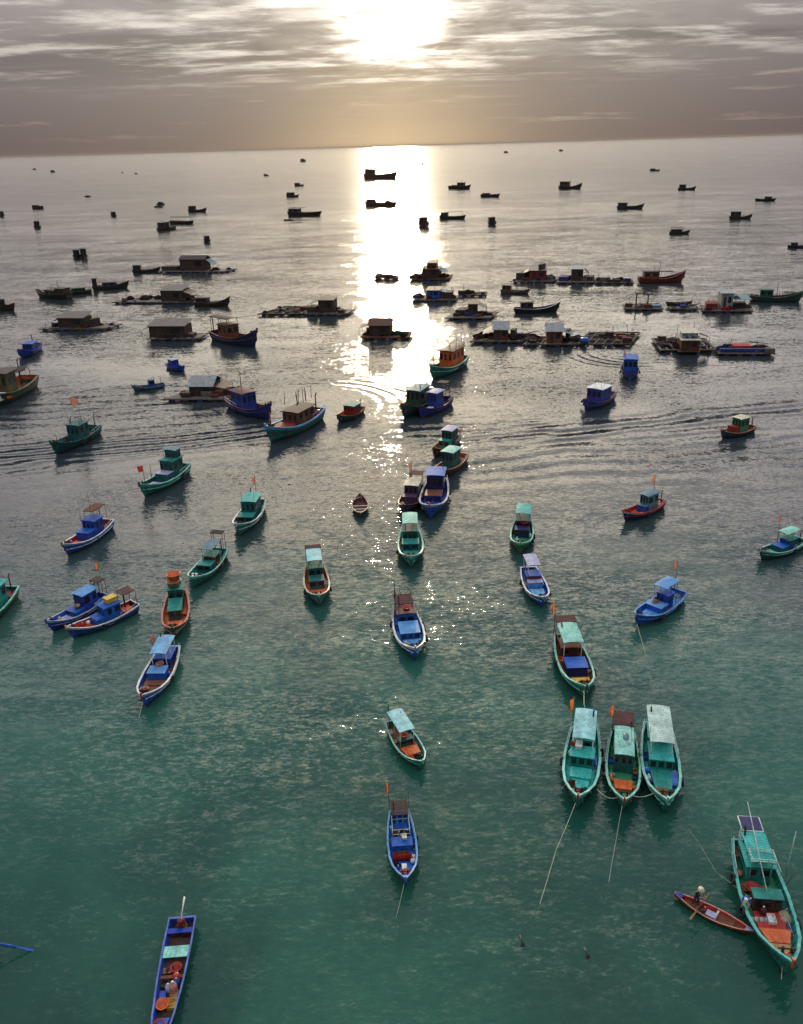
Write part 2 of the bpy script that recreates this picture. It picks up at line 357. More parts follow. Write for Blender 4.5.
# ------------------------------------------------------------------ mesh helper
class MB:
    def __init__(s): s.v = []; s.f = []; s.mi = []; s.sm = []
    def add(s, vs, fs, mi=0, smooth=False):
        o = len(s.v); s.v += [tuple(p) for p in vs]
        for f in fs:
            s.f.append(tuple(i + o for i in f)); s.mi.append(mi); s.sm.append(smooth)
        return s
    def hexa(s, b, t, mi=0):                                   # four bottom and four top corners
        return s.add(list(b) + list(t), [(3, 2, 1, 0), (4, 5, 6, 7), (0, 1, 5, 4), (1, 2, 6, 5), (2, 3, 7, 6), (3, 0, 4, 7)], mi)
    def box(s, x0, x1, y0, y1, z0, z1, mi=0):
        return s.hexa([(x0, y0, z0), (x1, y0, z0), (x1, y1, z0), (x0, y1, z0)], [(x0, y0, z1), (x1, y0, z1), (x1, y1, z1), (x0, y1, z1)], mi)
    def bar(s, p, q, r, n=6, mi=0, r2=None):
        return s.tube([p, q], [r, r if r2 is None else r2], n, mi)
    def tube(s, pts, rs, n=6, mi=0, closed=False):
        pts = [Vector(p) for p in pts]; k = len(pts)
        if not hasattr(rs, '__len__'): rs = [rs] * k
        vs = []; up = Vector((0, 0, 1))
        for i, p in enumerate(pts):
            if closed: d = pts[(i + 1) % k] - pts[i - 1]
            else: d = pts[min(i + 1, k - 1)] - pts[max(i - 1, 0)]
            d.normalize()
            a = d.cross(up)
            if a.length < 1e-3: a = d.cross(Vector((1, 0, 0)))
            a.normalize(); b = d.cross(a)
            for j in range(n):
                t = 2 * math.pi * j / n
                vs.append(p + (a * math.cos(t) + b * math.sin(t)) * rs[i])
        fs = []
        for i in range(k if closed else k - 1):
            i2 = (i + 1) % k
            for j in range(n):
                j2 = (j + 1) % n
                fs.append((i * n + j, i * n + j2, i2 * n + j2, i2 * n + j))
        s.add(vs, fs, mi, n > 5)
        if not closed:
            o = len(s.v) - k * n
            s.f.append(tuple(o + j for j in reversed(range(n)))); s.f.append(tuple(o + (k - 1) * n + j for j in range(n)))
            s.mi += [mi, mi]; s.sm += [False, False]
        return s
    def lathe(s, prof, c=(0, 0, 0), n=14, mi=0):
        vs = []; k = len(prof)
        for r, z in prof:
            for j in range(n):
                t = 2 * math.pi * j / n
                vs.append((c[0] + r * math.cos(t), c[1] + r * math.sin(t), c[2] + z))
        fs = [(i * n + j, i * n + (j + 1) % n, (i + 1) * n + (j + 1) % n, (i + 1) * n + j) for i in range(k - 1) for j in range(n)]
        return s.add(vs, fs, mi, True)
    def torus(s, c, ax, R0, r, n=14, m=6, mi=0):
        ax = Vector(ax).normalized(); a = ax.orthogonal().normalized(); b = ax.cross(a); c = Vector(c)
        pts = [c + (a * math.cos(2 * math.pi * i / n) + b * math.sin(2 * math.pi * i / n)) * R0 for i in range(n)]
        return s.tube(pts, r, m, mi, closed=True)
    def blob(s, c, rx, ry, rz, seed=0, n=12, mi=0, rough=.25):  # an uneven heap, flat below
        rnd = random.Random(seed); ph = [rnd.uniform(0, 6.28) for _ in range(6)]
        vs = []; k = 6
        for i in range(k):
            u = i / (k - 1) * math.pi / 2
            for j in range(n):
                t = 2 * math.pi * j / n
                w = 1 + rough * (math.sin(2 * t + ph[0]) * .5 + math.sin(3 * t + ph[1] + u) * .5 + math.sin(5 * t + ph[2] + 3 * u) * .4 + rnd.uniform(-.5, .5))
                vs.append((c[0] + rx * w * math.cos(t) * math.cos(u), c[1] + ry * w * math.sin(t) * math.cos(u), c[2] + rz * math.sin(u) * (1 + .5 * rough * rnd.uniform(-1, 1))))
        fs = [(i * n + j, i * n + (j + 1) % n, (i + 1) * n + (j + 1) % n, (i + 1) * n + j) for i in range(k - 1) for j in range(n)]
        return s.add(vs, fs, mi, False)
    def build(s, name, mats, parent=None, label=None):
        me = bpy.data.meshes.new(name)
        me.from_pydata(s.v, [], s.f)
        for m in (mats if isinstance(mats, (list, tuple)) else [mats]): me.materials.append(m)
        me.polygons.foreach_set('material_index', s.mi)
        me.polygons.foreach_set('use_smooth', s.sm)
        me.update()
        o = bpy.data.objects.new(name, me); COL.objects.link(o)
        if parent is not None: o.parent = parent
        if label: o['label'] = label
        return o
def tag(o, label, cat, group=None, kind=None):
    o['label'] = label; o['category'] = cat
    if group: o['group'] = group
    if kind: o['kind'] = kind
    return o
def empty(name, loc, rz=0.0, sc=1.0):
    o = bpy.data.objects.new(name, None); COL.objects.link(o)
    o.location = loc; o.rotation_euler = (0, 0, rz); o.scale = (sc, sc, sc); o.empty_display_size = .2
    return o
def interp(tab, t):
    t = max(tab[0][0], min(tab[-1][0], t))
    for (a, va), (b, vb) in zip(tab, tab[1:]):
        if t <= b:
            u = (t - a) / (b - a); return va + (vb - va) * (u * u * (3 - 2 * u) * .5 + u * .5)
    return tab[-1][1]

# ------------------------------------------------------------------ boats
class Hull:
    """Boat-shaped shell: x forward, z up, water at z = 0; t runs from the stern (0) to the bow (1)."""
    PLANS = dict(fishing=[(0, .70), (.2, .90), (.42, 1.0), (.62, .95), (.76, .80), (.88, .50), (.95, .24), (1, .035)],
                 sampan=[(0, .05), (.08, .38), (.22, .72), (.45, 1.0), (.6, .97), (.8, .66), (.93, .30), (1, .04)],
                 longtail=[(0, .98), (.2, 1.0), (.45, .93), (.7, .72), (.87, .42), (.96, .2), (1, .06)],
                 cargo=[(0, .80), (.1, .98), (.5, 1.0), (.8, .98), (.92, .7), (1, .08)])
    def __init__(s, L=9.0, B=2.9, kind='fishing', zm=.85, zs=1.10, zb=1.80, depth=.48):
        s.L, s.B, s.kind, s.zm, s.zs, s.zb, s.depth = L, B, kind, zm, zs, zb, depth
        s.plan = Hull.PLANS[kind]
    def x(s, t): return -s.L / 2 + s.L * t
    def w(s, t): return s.B / 2 * interp(s.plan, t)
    def sheer(s, t):
        a = (s.zs - s.zm) * max(0, 1 - t / .4) ** 2
        b = (s.zb - s.zm) * max(0, (t - .45) / .55) ** 2.1
        return s.zm + a + b
    def deck(s, t): return min(s.sheer(t) - s.depth, s.zm - s.depth + .45 * max(0, (t - .6) / .4))
    def ts(s): return [0, .06, .14, .23, .33, .43, .53, .62, .70, .77, .83, .88, .92, .955, .98, 1.0]
    def shell(s):
        mb = MB(); US = [0, .18, .36, .56, .74, .87, 1.0]; ts = s.ts(); n = len(US)
        rake = .10 * s.L if s.kind != 'longtail' else .16 * s.L
        def pt(t, u, sg):
            z0 = -.5; zt = s.sheer(t); z = z0 + (zt - z0) * u
            e = .32 + .75 * max(0, (t - .5) / .5) ** 1.5
            y = s.w(t) * max(.02, u) ** e
            xx = s.x(t) - rake * (1 - u) ** 1.2 * max(0, (t - .55) / .45) ** 2
            if s.kind == 'sampan': xx += rake * (1 - u) ** 1.2 * max(0, (.4 - t) / .4) ** 2
            if s.kind == 'fishing': xx += .25 * (1 - u) * max(0, (.1 - t) / .1)
            return (xx, sg * y, z)
        vs = []
        for t in ts:
            for u in US: vs.append(pt(t, u, -1))
            for u in US: vs.append(pt(t, u, 1))
        for i in range(len(ts) - 1):
            for sgi in (0, 1):
                for j in range(n - 1):
                    a = i * 2 * n + sgi * n + j; b = a + 1; c = a + 2 * n + 1; d = a + 2 * n
                    z = (vs[a][2] + vs[b][2]) / 2
                    mi = 1 if j == n - 2 else (2 if z < .02 else 0)
                    mb.add([vs[a], vs[b], vs[c], vs[d]], [(0, 1, 2, 3) if sgi else (3, 2, 1, 0)], mi, False)
            a = i * 2 * n; mb.add([vs[a], vs[a + n], vs[a + 3 * n], vs[a + 2 * n]], [(0, 1, 2, 3)], 2)
        for j in range(n - 1):                                     # transom
            mb.add([vs[j], vs[j + 1], vs[n + j + 1], vs[n + j]], [(0, 1, 2, 3)], 1 if j == n - 2 else 0)
        return mb
    def yin(s, t, z, ins=.075):                                    # inner face of the planking at height z
        rake = (.10 if s.kind != 'longtail' else .16) * s.L; tt = t
        for _ in range(3):                                         # the raked stem sets low planking further aft
            u = max(0.0, min(1, (z + .5) / (s.sheer(tt) + .5)))
            tt = min(1.0, t + rake * (1 - u) ** 1.2 * max(0, (tt - .55) / .45) ** 2 / s.L)
        e = .32 + .75 * max(0, (tt - .5) / .5) ** 1.5
        return max(.008, s.w(tt) * max(.02, u) ** e - ins)
    def inside(s):
        mb = MB(); ts = [t for t in s.ts() if t <= .985]
        lo = lambda t: s.yin(t, s.deck(t)); md = lambda t: s.yin(t, (s.deck(t) + s.sheer(t)) / 2); hi = lambda t: s.yin(t, s.sheer(t))
        for t0, t1 in zip(ts, ts[1:]):
            for sg in (-1, 1):
                zm0, zm1 = (s.deck(t0) + s.sheer(t0)) / 2, (s.deck(t1) + s.sheer(t1)) / 2
                mb.add([(s.x(t0), sg * lo(t0), s.deck(t0)), (s.x(t1), sg * lo(t1), s.deck(t1)), (s.x(t1), sg * md(t1), zm1), (s.x(t0), sg * md(t0), zm0)], [(0, 1, 2, 3)], 1)
                mb.add([(s.x(t0), sg * md(t0), zm0), (s.x(t1), sg * md(t1), zm1), (s.x(t1), sg * hi(t1), s.sheer(t1) - .01), (s.x(t0), sg * hi(t0), s.sheer(t0) - .01)], [(0, 1, 2, 3)], 1)
            mb.add([(s.x(t0) + .04, -lo(t0), s.deck(t0)), (s.x(t1) + .04, -lo(t1), s.deck(t1)), (s.x(t1) + .04, lo(t1), s.deck(t1)), (s.x(t0) + .04, lo(t0), s.deck(t0))], [(0, 1, 2, 3)], 0)
        for i in range(11 if s.kind == 'fishing' else 0):               # frames inside the bulwark
            t = .05 + .80 * i / 10; x = s.x(t); d = s.deck(t); q_ = s.sheer(t) - .05; yl, yh = lo(t), hi(t)
            for sg in (-1, 1):
                q = [(x, sg * (yl - .09), d), (x + .07, sg * (yl - .09), d), (x + .07, sg * (yl + .01), d), (x, sg * (yl + .01), d)]
                r = [(x, sg * (yh - .09), q_), (x + .07, sg * (yh - .09), q_), (x + .07, sg * (yh + .01), q_), (x, sg * (yh + .01), q_)]
                if sg < 0: q.reverse(); r.reverse()
                mb.hexa(q, r, 1)
        mb.add([(s.x(0) + .06, -lo(0), s.deck(0)), (s.x(0) + .06, lo(0), s.deck(0)), (s.x(0) + .06, hi(0), s.sheer(0) - .01), (s.x(0) + .06, -hi(0), s.sheer(0) - .01)], [(0, 1, 2, 3)], 1)
        return mb
    def rim(s, w=.19, h=.08, out=.03):
        mb = MB(); ts = s.ts()
        ring = [(s.x(t), -1, t) for t in ts] + [(s.x(t), 1, t) for t in reversed(ts)]
        P = []
        for x, sg, t in ring:
            wo = s.w(t) + out; wi = max(0.0, s.w(t) - w + out); z = s.sheer(t)
            xo = out if t == 1 else 0
            P.append([(x + xo, sg * wo, z - h * .5), (x + xo, sg * wo, z + h * .5), (x - (w if t == 1 else 0), sg * wi, z + h * .5), (x - (w if t == 1 else 0), sg * wi, z - h * .5)])
        for a, b in zip(P, P[1:]):
            mb.add(a + b, [(0, 1, 5, 4), (1, 2, 6, 5), (2, 3, 7, 6), (3, 0, 4, 7)])
        w0 = s.w(0); z = s.sheer(0)
        mb.box(s.x(0) - .03, s.x(0) + .10, -w0, w0, z - .035, z + .04)
        return mb

UNIT = 9.0
def place(bow, stern, zb, zs, unit=UNIT, L=None):
    if L:
        sc = L / unit; a = at(*bow, zb * sc); b = at(*stern, zs * sc); d = Vector((a.x - b.x, a.y - b.y, 0)).normalized()
        mid = a - d * L / 2; return Vector((mid.x, mid.y, 0)), math.atan2(d.y, d.x), sc
    sc = 1.0
    for _ in range(5):
        a = at(*bow, zb * sc); b = at(*stern, zs * sc)
        d = Vector((a.x - b.x, a.y - b.y, 0)); sc = d.length / unit
    mid = (a + b) / 2
    return Vector((mid.x, mid.y, 0)), math.atan2(d.y, d.x), sc

def house_windows(mb_parent, h, x0, x1, hw, z0, z1, fr, nf, ns):
    """panes with frames let into a wheelhouse's walls, each a part of the house"""
    zlo = z0 + (z1 - z0) * .52; zhi = z0 + (z1 - z0) * .86
    def win(corners_fn, a, b):
        mb = MB()
        def bx(p0, p1, q0, q1, d, mi): corners_fn(mb, p0, p1, q0, q1, d, mi)
        bx(a, b, zlo, zhi, .012, 0); e = .04
        bx(a, b, zlo - e, zlo, .028, 1); bx(a, b, zhi, zhi + e, .028, 1)
        bx(a - e, a, zlo - e, zhi + e, .024, 1); bx(b, b + e, zlo - e, zhi + e, .024, 1)
        mb.build('window', [glass(), fr], mb_parent)
    rw_ = random.Random(int(hw * 1000 + x0 * 100))
    for i in range(nf):
        sp = 2 * hw / nf; a = -hw + sp * i + .10; b = a + (sp - .20) * rw_.uniform(.72, 1)
        win(lambda m, p0, p1, q0, q1, d, mi: m.box(x1 - .01, x1 + d, p0, p1, q0, q1, mi), a, b)
    for sg in (-1, 1):
        for i in range(ns):
            sp = (x1 - x0) / ns; a = x0 + sp * i + .14; b = a + (sp - .28) * rw_.uniform(.6, 1)
            win(lambda m, p0, p1, q0, q1, d, mi, sg=sg: m.box(p0, p1, min(sg * (hw - .01), sg * (hw + d)), max(sg * (hw - .01), sg * (hw + d)), q0, q1, mi), a, b)

def roof_slab(mb, x0, x1, hw, z, crown=.07, th=.06, sag=0.0):
    n = 6; top = []; bot = []
    for x in (x0, (x0 + x1) / 2, x1):
        zz = z + (sag if x not in (x0, x1) else 0)
        for j in range(n + 1):
            y = -hw + 2 * hw * j / n; c = crown * (1 - (y / hw) ** 2)
            top.append((x, y, zz + c + th)); bot.append((x, y, zz + c))
    k = n + 1
    o = top + bot; m = len(top); fs = []
    for i in range(2):
        for j in range(n):
            a = i * k + j; fs.append((a, a + k, a + k + 1, a + 1)); fs.append((m + a, m + a + 1, m + a + k + 1, m + a + k))
        fs.append((i * k, m + i * k, m + (i + 1) * k, (i + 1) * k)); fs.append((i * k + n, (i + 1) * k + n, m + (i + 1) * k + n, m + i * k + n))
    for j in range(n):
        fs.append((j, j + 1, m + j + 1, m + j)); fs.append((2 * k + j, m + 2 * k + j, m + 2 * k + j + 1, 2 * k + j + 1))
    mb.add(o, fs)

def extras(e, h, label, col, rim, inner):
    """fittings every boat of the bay has, each somewhat its own"""
    rnd = random.Random(label)
    mb = MB(); ts = [t for t in h.ts() if .02 < t < .97]            # rubbing strake along each side
    zf = rnd.uniform(.50, .66)
    for sg in (-1, 1):
        pts = [(h.x(t) - .02, sg * (h.yin(t, h.sheer(t) * zf + .02, 0) + .015), h.sheer(t) * zf) for t in ts]
        mb.tube(pts, .05, 5)
    mb.build('rubbing_strake', paint(rnd.choice([rim, 'black', 'dkbrown', rim])), e)
    t = .90; z = h.sheer(t); mb = MB()                            # mooring bitts
    for sg in (-1, 1): mb.box(h.x(t) - .06, h.x(t) + .06, sg * .22 - .06, sg * .22 + .06, z - .12, z + .30)
    mb.bar((h.x(t), -.45, z + .18), (h.x(t), .45, z + .18), .05)
    mb.build('mooring_bitt', paint(rnd.choice(['dkbrown', 'black', 'brown', 'maroon']), 'wood'), e)
    sg = rnd.choice((-1, 1)); x = h.x(rnd.uniform(.06, .16)); z = h.deck(.1)
    mb = MB(); mb.bar((x, sg * .55, z), (x, sg * .55, z + 2.3), .065, 7); mb.bar((x, sg * .55, z + 2.28), (x - .25, sg * .55, z + 2.45), .065, 7)
    mb.build('exhaust_pipe', paint('black', 'metal'), e)
    if rnd.random() < .75:                                          # tiller or rail on the quarter
        t0, t1 = .02, rnd.uniform(.25, .42); qc = rnd.choice(['grey', 'greywood', rim, 'white'])
        for s2 in (-1, 1):
            mb = MB(); k = 4; pts = []
            for i in range(k + 1):
                t = t0 + (t1 - t0) * i / k; p = (h.x(t), s2 * (h.w(t) - .06), h.sheer(t)); mb.bar(p, (p[0], p[1], p[2] + .42), .022, 5); pts.append((p[0], p[1], p[2] + .42))
            mb.tube(pts, .025, 5); mb.build('quarter_rail', paint(qc), e)
    for i in range(rnd.randint(1, 3)):
        t = rnd.uniform(.22, .72); s2 = rnd.choice((-1, 1))
        MB().torus((h.x(t), s2 * (h.w(t) + .10), h.sheer(t) - .26), (.1, s2, .25), .24, .085).build('tyre_fender', paint('black', 'wood'), e)
def clutter(ref, e, h, seed):
    """gear left lying about: every piece a thing of its own"""
    rnd = random.Random(seed); where = [('side', .46, 1), ('stern', .03, .0), ('foredeck', .745, -.55), ('quarter', .36, -1), ('bow', .80, .25)]
    kinds = [('fishing_net', 'net heap', ['dkgreen', 'brown', 'dkbrown', 'pink', 'slate', 'tan']), ('rope_coil', 'rope coil', ['cream', 'tan', 'greywood', 'yellow']), ('basket', 'round basket', ['red', 'dkblue', 'brown', 'tan', 'orange']),
             ('fish_crate', 'fish crate', ['cream', 'blue', 'red', 'grey', 'orange']), ('jug', 'jug', ['white', 'blue', 'yellow', 'red']), ('board', 'loose board', ['wood', 'greywood', 'tan'])]
    words = dict(dkgreen='dark green', dkbrown='dark brown', dkblue='dark blue', greywood='grey')
    rnd.shuffle(kinds)
    for (nm, t, s), (what, word, cols) in list(zip(where, kinds))[:4]:
        c = rnd.choice(cols); y = s * (h.w(t) - .42) if abs(s) == 1 else s
        f_item(e, h, e.scale.x, e.location, e.rotation_euler.z, None, what, t, y, rnd.uniform(.75, 1.05) * (.62 if what == 'board' else 1), c, f"{words.get(c, c)} {word} on the {nm} of {ref}")
ITEM = []                                                          # things lying on boats, built after the boats
def boat(label, bow, stern, col, rim, deck, feats, inner=None, boot='dkgreen', stripe=None, beam=2.9, name='fishing_boat', group='fishing boats moored in the bay',
         kind='fishing', zm=.85, zs=1.1, zb=1.8, depth=.48, cat='boat', ref=None, post=None, far=False, L=None):
    zbt = zb if not far else 0; zst = zs if not far else 0
    loc, rz, sc = place(bow, stern, zbt, zst, UNIT, L)
    e = empty(name, loc, rz, sc); tag(e, label, cat, group)
    h = Hull(UNIT, beam, kind, zm, zs, zb, depth)
    h.shell().build('hull', [paint(col, 'hull'), paint(stripe or col, 'hull'), paint(boot, 'hull')], e)
    h.inside().build('deck', [paint(deck, 'wood'), paint(inner or deck)], e)
    h.rim(.10 if kind == 'longtail' else .15 if kind == 'sampan' else .18).build('gunwale', paint(rim), e)
    if not far and kind == 'fishing': extras(e, h, label, col, rim, inner or deck)
    if not far:
        zt = h.sheer(1); mb = MB()
        mb.hexa([(4.28, -.07, zt - .35), (4.58, -.05, zt - .35), (4.58, .05, zt - .35), (4.28, .07, zt - .35)], [(4.36, -.07, zt + .2), (4.62, -.05, zt + .26), (4.62, .05, zt + .26), (4.36, .07, zt + .2)])
        if kind == 'fishing': mb.build('stem_post', paint(post or rim), e)
        if kind == 'fishing':
            mb = MB(); ta = [.925, .95, .97, .99]
            for a, b in zip(ta, ta[1:]):
                mb.add([(h.x(a), -h.w(a) + .09, h.sheer(a) - .1), (h.x(b), -max(.02, h.w(b) - .09), h.sheer(b) - .1), (h.x(b), max(.02, h.w(b) - .09), h.sheer(b) - .1), (h.x(a), h.w(a) - .09, h.sheer(a) - .1)], [(0, 1, 2, 3)])
            a = .925; mb.box(h.x(a) - .05, h.x(a), -h.w(a) + .09, h.w(a) - .09, h.deck(a), h.sheer(a) - .09)
            mb.build('foredeck', paint(inner or deck), e)
    h.hf = 1.0 if (far or bow[1] > 660 or kind != 'fishing') else 1.28
    if ref: clutter(ref, e, h, ref)
    for f in feats: FE[f[0]](e, h, sc, loc, rz, ref, *f[1:])
    return e, h
def world(loc, rz, sc, p):
    c, s = math.cos(rz), math.sin(rz)
    return Vector((loc.x + sc * (p[0] * c - p[1] * s), loc.y + sc * (p[0] * s + p[1] * c), loc.z + sc * p[2]))

def f_trunk(e, h, sc, loc, rz, ref, t0, t1, wf, ht, col, nf=0, top=None):
    x0, x1 = h.x(t0), h.x(t1); ht = ht * (1 + (h.hf - 1) * .6); hw = h.B / 2 * wf; z0 = h.deck(t0) - .02; z1 = h.deck(t0) + ht
    mb = MB(); mb.hexa([(x0, -hw, z0), (x1, -hw, z0), (x1, hw, z0), (x0, hw, z0)], [(x0, -hw, z1), (x1 - .08, -hw * .97, z1), (x1 - .08, hw * .97, z1), (x0, hw, z1)])
    o = mb.build('cabin_trunk', paint(col), e)
    mb = MB(); mb.box(x0 - .02, x1 + .04, -hw - .05, hw + .05, z1, z1 + .045); mb.build('cabin_top', paint(top or col), o)
    if nf: 
        for i in range(nf):
            sp = 2 * hw / nf; a = -hw + sp * i + .10; b = a + sp - .2; m = MB()
            zl = z0 + ht * .45; zh = z0 + ht * .85
            m.hexa([(x1 - .08, a, zl), (x1 + .0, a, zl), (x1 + .0, b, zl), (x1 - .08, b, zl)], [(x1 - .12, a, zh), (x1 - .045, a, zh), (x1 - .045, b, zh), (x1 - .12, b, zh)])
            m.build('window', glass(), o)
def f_house(e, h, sc, loc, rz, ref, t0, t1, wf, ht, col, roof, ov=(.35, .35), nf=3, ns=2, frame=None, rw=None):
    x0, x1 = h.x(t0), h.x(t1); ht = ht * h.hf; hw = h.B / 2 * wf; z0 = h.deck(t0) - .02; z1 = h.deck(t0) + ht
    o = MB().box(x0, x1, -hw, hw, z0, z1).build('wheelhouse', paint(col), e)
    house_windows(o, h, x0, x1, hw, z0, z1, paint(frame or col), nf, ns)
    mb = MB(); roof_slab(mb, x0 - ov[0], x1 + ov[1], (h.B / 2 * rw) if rw else hw + .16, z1 + .002); mb.build('roof', paint(roof, 'roof'), e)
def f_canopy(e, h, sc, loc, rz, ref, t0, t1, wf, ht, roof, post='white', np=3, tilt=0.0):
    x0, x1 = h.x(t0), h.x(t1); hw = h.B / 2 * wf; z0 = min(h.deck(t0), h.deck(t1)) ; z1 = z0 + ht * h.hf
    mb = MB(); roof_slab(mb, x0, x1, hw, z1, .09, .05, .03); o = mb.build('canopy', paint(roof, 'roof'), e)
    for i in range(np):
        x = x0 + .2 + (x1 - x0 - .4) * i / (np - 1)
        for sg in (-1, 1): MB().bar((x, sg * (hw - .12), z0 - .02), (x, sg * (hw - .12), z1 + .03), .035, 6).build('canopy_post', paint(post), e)
    mb = MB()
    for sg in (-1, 1): mb.bar((x0 + .1, sg * (hw - .12), z1 - .02), (x1 - .1, sg * (hw - .12), z1 - .02), .03, 6)
    mb.build('canopy_rail', paint(post), e)
def f_awning(e, h, sc, loc, rz, ref, t0, t1, wf, ht, col, frame='maroon', solid=False):
    x0, x1 = h.x(t0), h.x(t1); hw = h.B / 2 * wf; z0 = h.deck(max(0, t0)); z1 = z0 + ht * h.hf
    mb = MB()
    for sg in (-1, 1):
        mb.bar((x0, sg * hw, z1), (x1, sg * hw, z1), .04); xa = max(x0, h.x(0) + .15)
        mb.bar((xa, sg * (hw - .02), z0 - .02), (xa, sg * (hw - .02), z1), .035); mb.bar((x1 - .1, sg * (hw - .02), z0 - .02), (x1 - .1, sg * (hw - .02), z1), .035)
    for x in (x0, x1): mb.bar((x, -hw, z1), (x, hw, z1), .04)
    mb.build('awning_frame', paint(frame), e)
    mb = MB()
    if solid: mb.box(x0 + .05, x1 - .05, -hw + .05, hw - .05, z1 + .045, z1 + .075)
    else:
        n = max(4, int((x1 - x0) / .22)); 
        for i in range(n):
            a = x0 + (x1 - x0) * (i + .12) / n; mb.box(a, a + (x1 - x0) / n * .76, -hw - .05, hw + .05, z1 + .042, z1 + .07)
    mb.build('awning', paint(col, 'wood' if not solid else 'plastic'), e)
def f_hatch(e, h, sc, loc, rz, ref, t0, t1, wf, ht, col, kind='paint'):
    x0, x1 = h.x(t0), h.x(t1); tm = (t0 + t1) / 2
    z0 = min(h.deck(t0), h.deck(t1)) - .02; hw = min(h.B / 2 * wf, h.yin(t1, z0, .12)); hw0 = min(h.B / 2 * wf, h.yin(t0, z0, .12)); za = h.deck(t0) + ht; zb_ = h.deck(t1) + ht
    mb = MB(); mb.hexa([(x0, -hw0, z0), (x1, -hw, z0), (x1, hw, z0), (x0, hw0, z0)], [(x0, -hw0, za), (x1, -hw, zb_), (x1, hw, zb_), (x0, hw0, za)])
    o = mb.build('hatch', paint(col, kind), e)
    for y in (-.5, .5):
        mb = MB(); mb.hexa([(x0 + .06, y * hw - .03, za), (x1 - .06, y * hw - .03, zb_), (x1 - .06, y * hw + .03, zb_), (x0 + .06, y * hw + .03, za)], [(x0 + .06, y * hw - .03, za + .03), (x1 - .06, y * hw - .03, zb_ + .03), (x1 - .06, y * hw + .03, zb_ + .03), (x0 + .06, y * hw + .03, za + .03)])
        mb.build('hatch_batten', paint(col, kind), o)
def f_flag(e, h, sc, loc, rz, ref, t, y, ht, col='flag', w=.75, l=1.05, base=None, droop=1, pole='greywood'):
    col = 'flag' if col == 'orange' else col; ht = ht * h.hf; x = h.x(t); z0 = h.deck(max(0, min(1, t))) if base is None else base; zt = z0 + ht
    o = MB().bar((x, y, z0 - .02), (x, y, zt), .045, 6, 0, .028).build('flagpole', paint(pole), e)
    mb = MB(); n = 6; k = 4; vs = []
    for i in range(n + 1):
        for j in range(k + 1):
            a = i / n; b = j / k
            vs.append((x - a * w * (.4 if droop else 1) - .02, y + .12 * math.sin(a * 6 + b) * a, zt - .04 - b * l - a * (.35 if droop else .05)))
    fs = [(i * (k + 1) + j, i * (k + 1) + j + 1, (i + 1) * (k + 1) + j + 1, (i + 1) * (k + 1) + j) for i in range(n) for j in range(k)]
    # hang the cloth across the boat so it is seen from ahead and abeam
    vs2 = [(x - (px - x) * .5 - .0, y + (px - x) * .8 + (py - y), pz) for px, py, pz in vs]
    mb.add(vs2, fs, 0, True).build('flag', paint(col, 'cloth'), o)
def f_pole(e, h, sc, loc, rz, ref, t, y, ht, lean=(0, 0), col='greywood', r=.04, base=None, name='mast'):
    x = h.x(t); z0 = h.deck(max(0, min(1, t))) if base is None else base
    MB().bar((x, y, z0 - .02), (x + lean[0], y + lean[1], z0 + ht), r, 6, 0, r * .6).build(name, paint(col), e)
def f_antenna(e, h, sc, loc, rz, ref, t, y, ht, base=2.0):
    base = h.deck(t) + .5; x = h.x(t); ht = ht + 1.2 * h.hf; MB().bar((x, y, base), (x, y, base + ht), .028, 5, 0, .016).build('antenna', paint('greywood'), e)
def f_poles(e, h, sc, loc, rz, ref, t0, t1, n, ht, base, wf=.5, seed=1, col='greywood'):
    rnd = random.Random(seed)
    if base > 1.2: base = h.deck(.3) + (base - h.deck(.3)) * h.hf - .1
    for i in range(n):
        t = t0 + (t1 - t0) * rnd.random(); y = h.B / 2 * wf * rnd.choice((-1, 1)) * rnd.uniform(.7, 1); hh = ht * rnd.uniform(.6, 1.1)
        MB().bar((h.x(t), y, base), (h.x(t) + rnd.uniform(-.2, .2), y + rnd.uniform(-.15, .15), base + hh), .04, 5, 0, .025).build('pole', paint(col), e)
def f_tyre(e, h, sc, loc, rz, ref, t, sg):
    y = sg * (h.w(t) + .11); MB().torus((h.x(t), y, h.sheer(t) - .22), (.1, sg, .25), .26, .09).build('tyre_fender', paint('black', 'wood'), e)
def f_rail(e, h, sc, loc, rz, ref, t0, t1, wf, z, ht, col='white'):
    x0, x1 = h.x(t0), h.x(t1); hw = h.B / 2 * wf; mb = MB(); z = z if z < 1.2 else h.deck(t0) + (z - h.deck(t0)) * h.hf; zt = z + ht
    c = [(x0, -hw), (x1, -hw), (x1, hw), (x0, hw)]
    for a, b in zip(c, c[1:] + c[:1]):
        for q in (zt, z + ht * .5): mb.bar((*a, q), (*b, q), .024, 5)
        for k in range(3):
            u = k / 3; p = (a[0] + (b[0] - a[0]) * u, a[1] + (b[1] - a[1]) * u); mb.bar((*p, z - .01), (*p, zt), .022, 5)
    mb.build('guard_rail', paint(col), e)
def f_boom(e, h, sc, loc, rz, ref, p, q, r, col='grey', name='boom'):
    MB().bar(p, q, r, 7, 0, r * .55).build(name, paint(col), e)
def f_bench(e, h, sc, loc, rz, ref, t, col, zt=-.12, w=.24):
    x = h.x(t); hw = h.w(t) - .07; z = h.sheer(t) + zt
    MB().box(x - w / 2, x + w / 2, -hw, hw, z - .04, z).build('thwart', paint(col, 'wood'), e)
